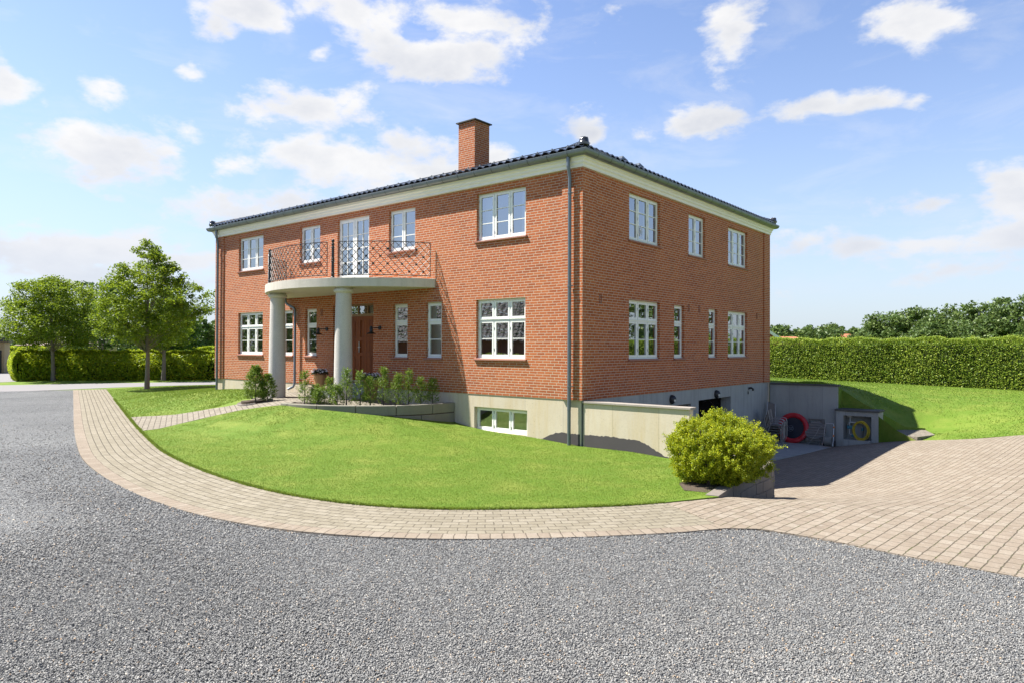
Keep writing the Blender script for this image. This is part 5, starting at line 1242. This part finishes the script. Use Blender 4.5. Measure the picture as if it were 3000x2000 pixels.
mb = MB(); mb.prism([(4.0, -1.9), (4.5, -1.7), (4.60, -2.2), (4.66, -3.0), (4.75, -3.7), (4.4, -3.75), (4.1, -3.3)], -1.3, -.945); tag(mb.build('bush_bed_soil', 'soil'), kind='structure')
# conifers
def conifer(t, base, h, r, seed, n, sz, mat='leaf_thuja', sprig=.9, flat=1):
    R = rng(seed); x, y, z = base; nb = n//14
    v = R.uniform(.03, 1, nb)**.8; az = R.uniform(0, 6.28, nb); rr_ = r*np.sqrt(R.uniform(.05, 1, nb))*np.interp(v, [0, .3, .7, 1], [.75, 1, .65, .12])
    B = np.stack([x+np.cos(az)*rr_, y+np.sin(az)*rr_, z+v*h], 1); D = np.stack([np.cos(az)*.8, np.sin(az)*.8, R.uniform(.3, 1.2, nb)], 1); D /= np.linalg.norm(D, axis=1)[:, None]
    C = np.repeat(B, 14, 0)+np.repeat(D, 14, 0)*(R.uniform(-.3, 1, nb*14)*.10*sprig)[:, None]+R.normal(size=(nb*14, 3))*.012
    quads_mesh('foliage', leafquads(C, sz, seed+1, .42, out=np.repeat(D, 14, 0)), mat, t, t.location)
    mb = MB(); mb.tube([(x, y, z-.05), (x+.01, y, z+h*.5), (x, y+.01, z+h*.93)], [.012+.01*h, .008, .003], 6); mb.build('stem', 'dbark', t)
t = thing('conifer_bush', 'bushy green conifer standing before the left stone column', 'bush', (-9.95, -2.62, -.37))
conifer(t, (-9.93, -2.62, -.37), 1.02, .36, 51, 9000, .045); conifer(t, (-9.62, -2.40, -.37), .78, .24, 52, 4200, .045)
plants = [(-7.05, -2.86, .88), (-6.93, -2.60, .50), (-6.58, -2.74, .46), (-6.40, -2.52, .72), (-6.08, -2.52, .55), (-5.92, -2.34, .98), (-5.60, -2.14, .92), (-5.38, -1.98, .74), (-5.16, -1.72, 1.02), (-5.04, -1.32, .86), (-4.90, -1.06, .92), (-4.72, -.78, .72), (-4.64, -.42, .70)]
order = ['first', 'second', 'third', 'fourth', 'fifth', 'sixth', 'seventh', 'eighth', 'ninth', 'tenth', 'eleventh', 'twelfth', 'last']
for k, (x, y, h) in enumerate(plants):
    t = thing('young_conifer', '%s young conifer from the path end of the row behind the kerb stones' % order[k], 'young plant', (x, y, -.30), 'young conifers in the bed behind the kerb')
    conifer(t, (x, y, -.31), h*.98, .17, 60+k, 2600, .036, sprig=1.15)
# distant trees on the right
def far_tree(px, py_top, wpx, d, seed, lab, mat='leaf_far', zb=-1.0, grp='trees beyond the right hedge', ncl=80, nper=60, cone=.25):
    b = at(px, 1018, d); top = at(px, py_top, d).z; h = top-zb; cr = wpx/2/FPX*d
    tree('broadleaf_tree', lab, (b.x, b.y, zb), h, cr, h*.12, seed, mat=mat, bark='dbark', leaf=d*.0040, ncl=ncl, nper=nper, trunk_r=.012*h+.1, group=grp, cl_r=cr*.30, cone=cone, wob=.25)
R = rng(77)
far = [(2290, 958, 110, 150, 'small far tree above the hedge right against the house'), (2370, 962, 90, 160, 'low far tree left of the long red roof'), (2440, 958, 80, 135, 'round far tree over the long red roof'), (2410, 966, 120, 110, 'low spreading tree just left of the orange roof'),
       (2500, 966, 100, 170, 'far flat tree behind the orange roof'), (2600, 916, 130, 75, 'dark round tree right of the orange roof'), (2680, 908, 120, 72, 'feathery tree between the dark round tree and the tall wood'),
       (2770, 900, 130, 66, 'tall tree at the left end of the wood'), (2850, 893, 120, 62, 'broad olive green tree inside the wood'), (2930, 880, 130, 58, 'high tree near the right edge of the wood'), (3010, 869, 150, 55, 'highest tree at the right edge of the picture'), (2730, 950, 110, 60, 'low tree before the wood'), (2890, 935, 120, 56, 'low bushy tree in front of the broad olive one'), (2550, 960, 110, 95, 'small tree right behind the orange roof'), (3100, 860, 160, 52, 'tree just past the right edge'), (3250, 850, 200, 50, 'big tree beyond the right edge')]
for k, (px, pt, w_, d, lab) in enumerate(far): far_tree(px, pt-4, w_*1.12, d, 80+k, lab, ncl=90 if d > 90 else 150, nper=60)
def far_mass(name, pxs, pts_, d, seed):
    R = rng(seed); C = []
    for px in np.arange(pxs[0], pxs[1], 14):
        yt = np.interp(px, pxs, pts_) if len(pts_) == len(pxs) else pts_[0]
        top = at(px, yt+R.uniform(-7, 5), d+R.uniform(-15, 15)); hh = top.z+1.2; r_ = R.uniform(2.0, 4.5); n = 420; q = R.normal(size=(n, 3)); q /= np.linalg.norm(q, axis=1)[:, None]; q *= R.uniform(.5, 1, n)[:, None]
        C.append(np.array([top.x, top.y, -1.2+hh*.5])+q*np.array([r_, r_, hh*.52]))
    tag(quads_mesh(name, leafquads(np.concatenate(C), d*.0045, seed, .7), 'leaf_far'), kind='stuff')
far_mass('distant_wood', [2200, 3300], [972, 972], 200, 120)
for k, (px, pt, w_, d, lab) in enumerate([(590, 932, 70, 120, 'distant dark tree against the left corner of the house'), (640, 940, 80, 130, 'distant dark tree half hidden by the house corner'), (545, 955, 70, 140, 'distant tree behind the slim maple')]): far_tree(px, pt, w_, d, 140+k, lab, grp='distant trees on the left', ncl=110, nper=60)
far_mass('distant_treeline', [-300, 700], [988, 984], 190, 150)
R = rng(199); C = []
for (x, y, h) in [(14, 34, 8.5), (19, 36, 9), (24, 35, 10), (29, 40, 10), (36, 38, 9.5), (31, 33, 7.5), (42, 44, 9), (48, 36, 9), (-37, -17, 6.5), (-43, -22, 8), (-50, -19, 8.5), (-57, -27, 9), (-31, -27, 8), (-24, -31, 8.5), (-16, -36, 9), (-8, -40, 9), (-36, -32, 9)]:
    n = 6000; q = R.normal(size=(n, 3)); q /= np.linalg.norm(q, axis=1)[:, None]; q *= (R.uniform(.3, 1, n)**.4)[:, None]*(1+.2*np.sin(q[:, :1]*7+q[:, 1:2]*5)); C.append(np.array([x, y, h*.5-1])+q*np.array([3.8, 3.8, h*.5]))
tag(quads_mesh('garden_wood', leafquads(np.concatenate(C), .28, 198, .7), 'leaf_far'), kind='stuff')
# far low clipped hedges on the left
for k, (x0, x1, y0, y1, d, lab) in enumerate([(-60, 260, 1016, 1030, 70, 'low distant hedge seen through the broad maple'), (560, 700, 1018, 1030, 62, 'low pale distant hedge beside the house corner')]):
    pa, pb = at(x0, y1, d), at(x1, y1, d); zt_ = at(x0, y0, d).z; hedge('distant_hedge', lab, [(pa.x, pa.y, 0), ((pa.x+pb.x)/2, (pa.y+pb.y)/2, 0), (pb.x, pb.y, 0)], 1.5, zt_, 'leaf_hedge2', 160+k, 9000, .22, zb=-1.1)
# far houses
def far_house(label, px0, px1, pye, pyr, d, wallm, roofm, depth=8, hip=False, gable=False):
    a, b = at(px0, pye, d), at(px1, pye, d); zr = at(px0, pyr, d).z; ze = a.z; u_ = (b-a); u_.z = 0; L = u_.length; u_.normalize(); v_ = Vector((-u_.y, u_.x, 0))
    if v_.dot(FW) < 0: v_ = -v_
    t = thing('bungalow', label, 'house', (a.x, a.y, -1.2), 'low houses in the distance')
    def P(i, j, z): q = a+u_*i+v_*j; return (q.x, q.y, z)
    mb = MB()
    for c in (((0, 0), (L, 0)), ((L, 0), (L, depth)), ((L, depth), (0, depth)), ((0, depth), (0, 0))): mb.quad(P(*c[0], -1.3), P(*c[1], -1.3), P(*c[1], ze), P(*c[0], ze))
    rm = MB(); e = .4; zh = ze-.02
    if gable:
        mb.quad(P(0, 0, ze), P(L, 0, ze), P(L/2, 0, zr)); mb.quad(P(0, depth, ze), P(L, depth, ze), P(L/2, depth, zr))
        for s0, s1 in (((-e, 0), (L/2, 0)),): pass
        rm.quad(P(-e, -e, zh-.1), P(L/2, -e, zr+.08), P(L/2, depth+e, zr+.08), P(-e, depth+e, zh-.1)); rm.quad(P(L+e, -e, zh-.1), P(L/2, -e, zr+.08), P(L/2, depth+e, zr+.08), P(L+e, depth+e, zh-.1))
        bm_ = MB(); i = 0
        for s0, s1 in ((-e, L/2), (L+e, L/2)): bm_.quad(P(s0, -e-.03, zh-.1), P(s1, -e-.03, zr+.1), P(s1, -e-.03, zr-.25), P(s0, -e-.03, zh-.45))
        bm_.build('barge_board', 'whitepaint2', t)
    else:
        k = depth/2 if hip else -e
        rm.quad(P(-e, -e, zh), P(L+e, -e, zh), P(L-k, depth/2, zr), P(k, depth/2, zr)); rm.quad(P(-e, depth+e, zh), P(L+e, depth+e, zh), P(L-k, depth/2, zr), P(k, depth/2, zr))
        rm.quad(P(-e, -e, zh), P(-e, depth+e, zh), P(k, depth/2, zr)); rm.quad(P(L+e, -e, zh), P(L+e, depth+e, zh), P(L-k, depth/2, zr))
    mb.build('wall', wallm, t)
    wm = MB()
    for q in range(1, int(L/3)): p0 = q*3.-.6; wm.quad(P(p0, -.02, ze-1.6), P(p0+1.2, -.02, ze-1.6), P(p0+1.2, -.02, ze-.4), P(p0, -.02, ze-.4))
    if len(wm.v): wm.build('window', 'dark', t)
    rm.build('roof', roofm, t)
far_house('far house with an orange tiled roof over the right hedge', 2458, 2512, 994, 977, 115, 'rbrick', 'rtile', 7, hip=True)
far_house('far long low house with a dull red roof beside the gable', 2275, 2350, 993, 985, 105, 'rbrick', 'rtile', 7)
far_house('far brick gable with white barge boards next to the house corner', 2210, 2282, 992, 967, 75, 'rbrick', 'rtile', 7, gable=True)
far_house('far bungalow with a pale roof glimpsed under the broad maple', 55, 125, 1010, 1001, 85, 'ybrick', 'rockroof', 8)
far_house('far bungalow with a pale roof behind the maple trunk', 170, 240, 1008, 1000, 90, 'ybrick', 'rockroof', 8)
# neighbour's yellow brick outbuilding at the very left
t = thing('outbuilding', 'flat roofed yellow brick outbuilding at the very left edge', 'shed', (-52, -2, -1)); a = at(12, 1090, 56); b = at(-260, 1090, 52); 
def P(i, j, z): q = a.lerp(b, i); q = q+Vector((-.95, .31, 0))*j; return (q.x, q.y, z)
mb = MB(); mb.quad(P(0, 0, -1.2), P(1, 0, -1.2), P(1, 0, 1.55), P(0, 0, 1.55)); mb.quad(P(0, 0, -1.2), P(0, 6, -1.2), P(0, 6, 1.55), P(0, 0, 1.55)); mb.build('wall', 'ybrick', t)
mb = MB(); i = 0
for zq0, zq1, o in ((1.55, 1.95, -.3),):
    p = [P(-.05, o, zq0), P(1.05, o, zq0), P(1.05, 6, zq0), P(-.05, 6, zq0)]; mb.v += p+[(x, y, zq1) for x, y, z in p]; mb.f += [(0, 1, 2, 3), (7, 6, 5, 4), (0, 4, 5, 1), (1, 5, 6, 2), (2, 6, 7, 3), (3, 7, 4, 0)]
mb.build('roof', 'dcoping', t)
mb = MB(); mb.quad(P(.03, -.03, -1.1), P(.10, -.03, -1.1), P(.10, -.03, .9), P(.03, -.03, .9)); mb.build('door', 'dark', t)

# things behind the camera, seen only as reflections in the front windows
t = thing('garage_building', 'low brick garage with a glazed dark tile roof across the gravel drive', 'garage', (-12, -22, -.95))
GA, GB = Vector((-26, -15.5, 0)), Vector((-2, -29, 0)); gu = (GB-GA).normalized(); gv = Vector((gu.y, -gu.x, 0)); 
if gv.dot(Vector((0, 1, 0))) > 0: gv = -gv
def Q(i, j, z): q = GA+gu*i+gv*j; return (q.x, q.y, z)
LG = (GB-GA).length
mb = MB(); mb.quad(Q(0, 0, -1), Q(LG, 0, -1), Q(LG, 0, 1.6), Q(0, 0, 1.6)); mb.quad(Q(LG, 0, -1), Q(LG, 7, -1), Q(LG, 7, 1.6), Q(LG, 0, 1.6)); mb.quad(Q(0, 0, -1), Q(0, 7, -1), Q(0, 7, 1.6), Q(0, 0, 1.6)); mb.build('wall', 'rbrick', t)
mb = MB(); nn = int(LG/.06)
for k in range(14):
    i0 = len(mb.v)
    for j, lift in ((k, .05), (k+1, 0)):
        for u in range(nn+1): xx = u*LG/nn; q = Q(xx, -.5+j*.33, 1.55+j*.33*.75+lift+.035*math.sin(2*math.pi*xx/.30)); mb.v.append(q)
    for u in range(nn): mb.f.append((i0+u, i0+u+1, i0+nn+1+u+1, i0+nn+1+u))
mb.build('roof', simple('weathered_dark_tile', (.035, .028, .027), .68, var=.5, scale=3, spec=.2), t, smooth=True)
p0 = [tuple(GA+gu*s_-gv*2.2)[:2]+(0,) for s_ in (0, 6, 14, 20)]
hedge('boundary_hedge', 'leafy green hedge along the far side of the gravel drive', p0, 1.2, .75, 'leaf_hedge', 171, 16000, .12, zb=-1.0)

# ------------------------------------------------------------------ loose chips on the gravel
def chips(n, seed):
    R = rng(seed); out = np.zeros((0, 2))
    while len(out) < n:
        d = 3.6+R.gamma(1.25, 3.6, n*2); a = R.uniform(-.70, .70, n*2)
        q = np.stack([CAMP.x+d*(FW.x+RT.x*np.tan(a)), CAMP.y+d*(FW.y+RT.y*np.tan(a))], 1); out = np.r_[out, q[inside(gravel_poly, q)]]
    out = out[:n]; dd = np.hypot(out[:, 0]-CAMP.x, out[:, 1]-CAMP.y)
    z = -.955+.012*np.sin(out[:, 0]*.7)*np.sin(out[:, 1]*.9)
    sz = R.uniform(.0055, .0115, n)*np.clip(dd/7, 1, 1.5); th = R.uniform(0, 6.283, n); f1 = R.uniform(.55, .95, n); f2 = R.uniform(.38, .7, n)
    O = np.array([[1, 0, 0], [0, 1, 0], [-1, 0, 0], [0, -1, 0], [.15, .1, 1], [0, 0, -1]], float)
    V = O[None]*np.stack([sz, sz*f1, sz*f2], 1)[:, None, :]+R.normal(size=(n, 6, 3))*(sz*.16)[:, None, None]
    t1 = R.normal(0, .35, n)[:, None]; V[:, :, 2] += V[:, :, 0]*t1; V[:, :, 2] += V[:, :, 1]*R.normal(0, .35, n)[:, None]
    c, s_ = np.cos(th)[:, None], np.sin(th)[:, None]; x = V[:, :, 0]*c-V[:, :, 1]*s_; y = V[:, :, 0]*s_+V[:, :, 1]*c
    V = np.stack([x+out[:, :1], y+out[:, 1:], V[:, :, 2]+(z+sz*f2*.35)[:, None]], 2)
    F = np.array([[0, 1, 4], [1, 2, 4], [2, 3, 4], [3, 0, 4], [1, 0, 5], [2, 1, 5], [3, 2, 5], [0, 3, 5]], np.int32)
    F = (F[None]+(np.arange(n, dtype=np.int32)*6)[:, None, None]).reshape(-1, 3)
    me = bpy.data.meshes.new('loose_gravel_chips'); me.vertices.add(n*6); me.vertices.foreach_set('co', V.astype(np.float32).ravel())
    me.loops.add(len(F)*3); me.loops.foreach_set('vertex_index', F.ravel()); me.polygons.add(len(F)); me.polygons.foreach_set('loop_start', np.arange(0, len(F)*3, 3, dtype=np.int32)); me.update(calc_edges=True)
    m, t, p = newmat('chip_stone'); rnd = t.a('ShaderNodeNewGeometry').outputs['Random Per Island']
    c = t.ramp(rnd, [(0, (0.0714, 0.07128, 0.07254)), (.3, (0.153, 0.1515, 0.1469)), (.7, (0.2448, 0.2396, 0.2278)), (.97, (0.3468, 0.3366, 0.3116)), (.992, (0.408, 0.2673, 0.1488)), (1, (0.6324, 0.5742, 0.465))])
    t.l.new(c, p.inputs['Base Color']); p.inputs['Roughness'].default_value = .75; me.materials.append(m)
    o = bpy.data.objects.new('loose_gravel_chips', me); S.collection.objects.link(o); tag(o, kind='stuff')
chips(200000, 300)

# ------------------------------------------------------------------ grass blades
R = rng(91); V = []
def blades(poly, n, h0, w0, seed):
    R = rng(seed); P = np.array(poly); lo, hi = P.min(0), P.max(0); out = np.zeros((0, 2)); 
    while len(out) < n:
        q = R.uniform(lo, hi, (n, 2)); q = q[inside(poly, q)]; dd = np.hypot(q[:, 0]-CAMP.x, q[:, 1]-CAMP.y); keep = R.uniform(0, 1, len(q)) < np.clip((9/dd)**1.3, 0, 1)
        q = q[keep]
        for nm in ('house', 'blockwall', 'drive', 'strip', 'gravel', 'step', 'bed', 'path', 'road'): q = q[~inside(dict(polys)[nm], q)] if len(q) else q
        out = np.r_[out, q]
    out = out[:n]; z = H_lawn(out)-.006; dd = np.hypot(out[:, 0]-CAMP.x, out[:, 1]-CAMP.y); n = len(out)
    a = R.uniform(0, 6.283, n); h = h0*R.uniform(.5, 1.25, n); w_ = w0*np.clip(dd/9, .8, 2.6); lean = R.normal(0, .35, (n, 2))
    c, s_ = np.cos(a), np.sin(a); B = np.c_[out, z]
    T_ = B+np.c_[lean*h[:, None], h]; Mi = B+np.c_[lean*h[:, None]*.35, h*.55]; W_ = np.c_[c*w_/2, s_*w_/2, np.zeros(n)]
    return np.stack([B-W_, B+W_, Mi+W_*.8, T_], 1)
front = [tuple(p) for p in INNER[22:]]+[tuple(q) for q in WI_[::-1]]+[(2.7, .1), (-4.2, .1)]+kerb_out[::-1]+[(-9.4, -3.6), (-9.7, -5.8)]
V = blades(front, 260000, .020, .005, 1)
left = [(-29, .2), (-20, -2.7), (-13.6, -4.8), (-12.2, -4), (-10.9, -3.4), (-11.5, -1.5), (-12.6, 0), (-17.4, 0), (-18, 4), (-24, 8), (-28, 5)]
V2 = blades(left, 60000, .028, .008, 2)
right = [(2.4, 13), (3.9, 12.9), (4.9, 14.7), (5.2, 13), (5, 12.1), (7.8, 12), (13, 11.8), (13, 24), (8, 30), (-3, 22), (-1, 13.2)]
V3 = blades(right, 70000, .03, .009, 3)
# untidy fringe where the lawn meets the paving
nE = 26000; R = rng(92); k = R.integers(22, len(INNER)-1, nE); f = R.uniform(0, 1, nE)[:, None]; E_ = INNER[k]*(1-f)+INNER[k+1]*f+NRM[k]*(R.normal(0, .018, nE)+.012)[:, None]
h = .042*R.uniform(.5, 1.3, nE); ln = R.normal(0, .5, (nE, 2))-NRM[k]*.45; B = np.c_[E_, np.full(nE, -.945)]; a = R.uniform(0, 6.28, nE); W_ = np.c_[np.cos(a), np.sin(a), a*0]*.0035
VE = np.stack([B-W_, B+W_, B+np.c_[ln*h[:, None]*.4, h*.5]+W_*.8, B+np.c_[ln*h[:, None], h*.9]], 1)
tag(quads_mesh('grass', np.concatenate([V, V2, V3, VE]), 'blade'), kind='stuff')
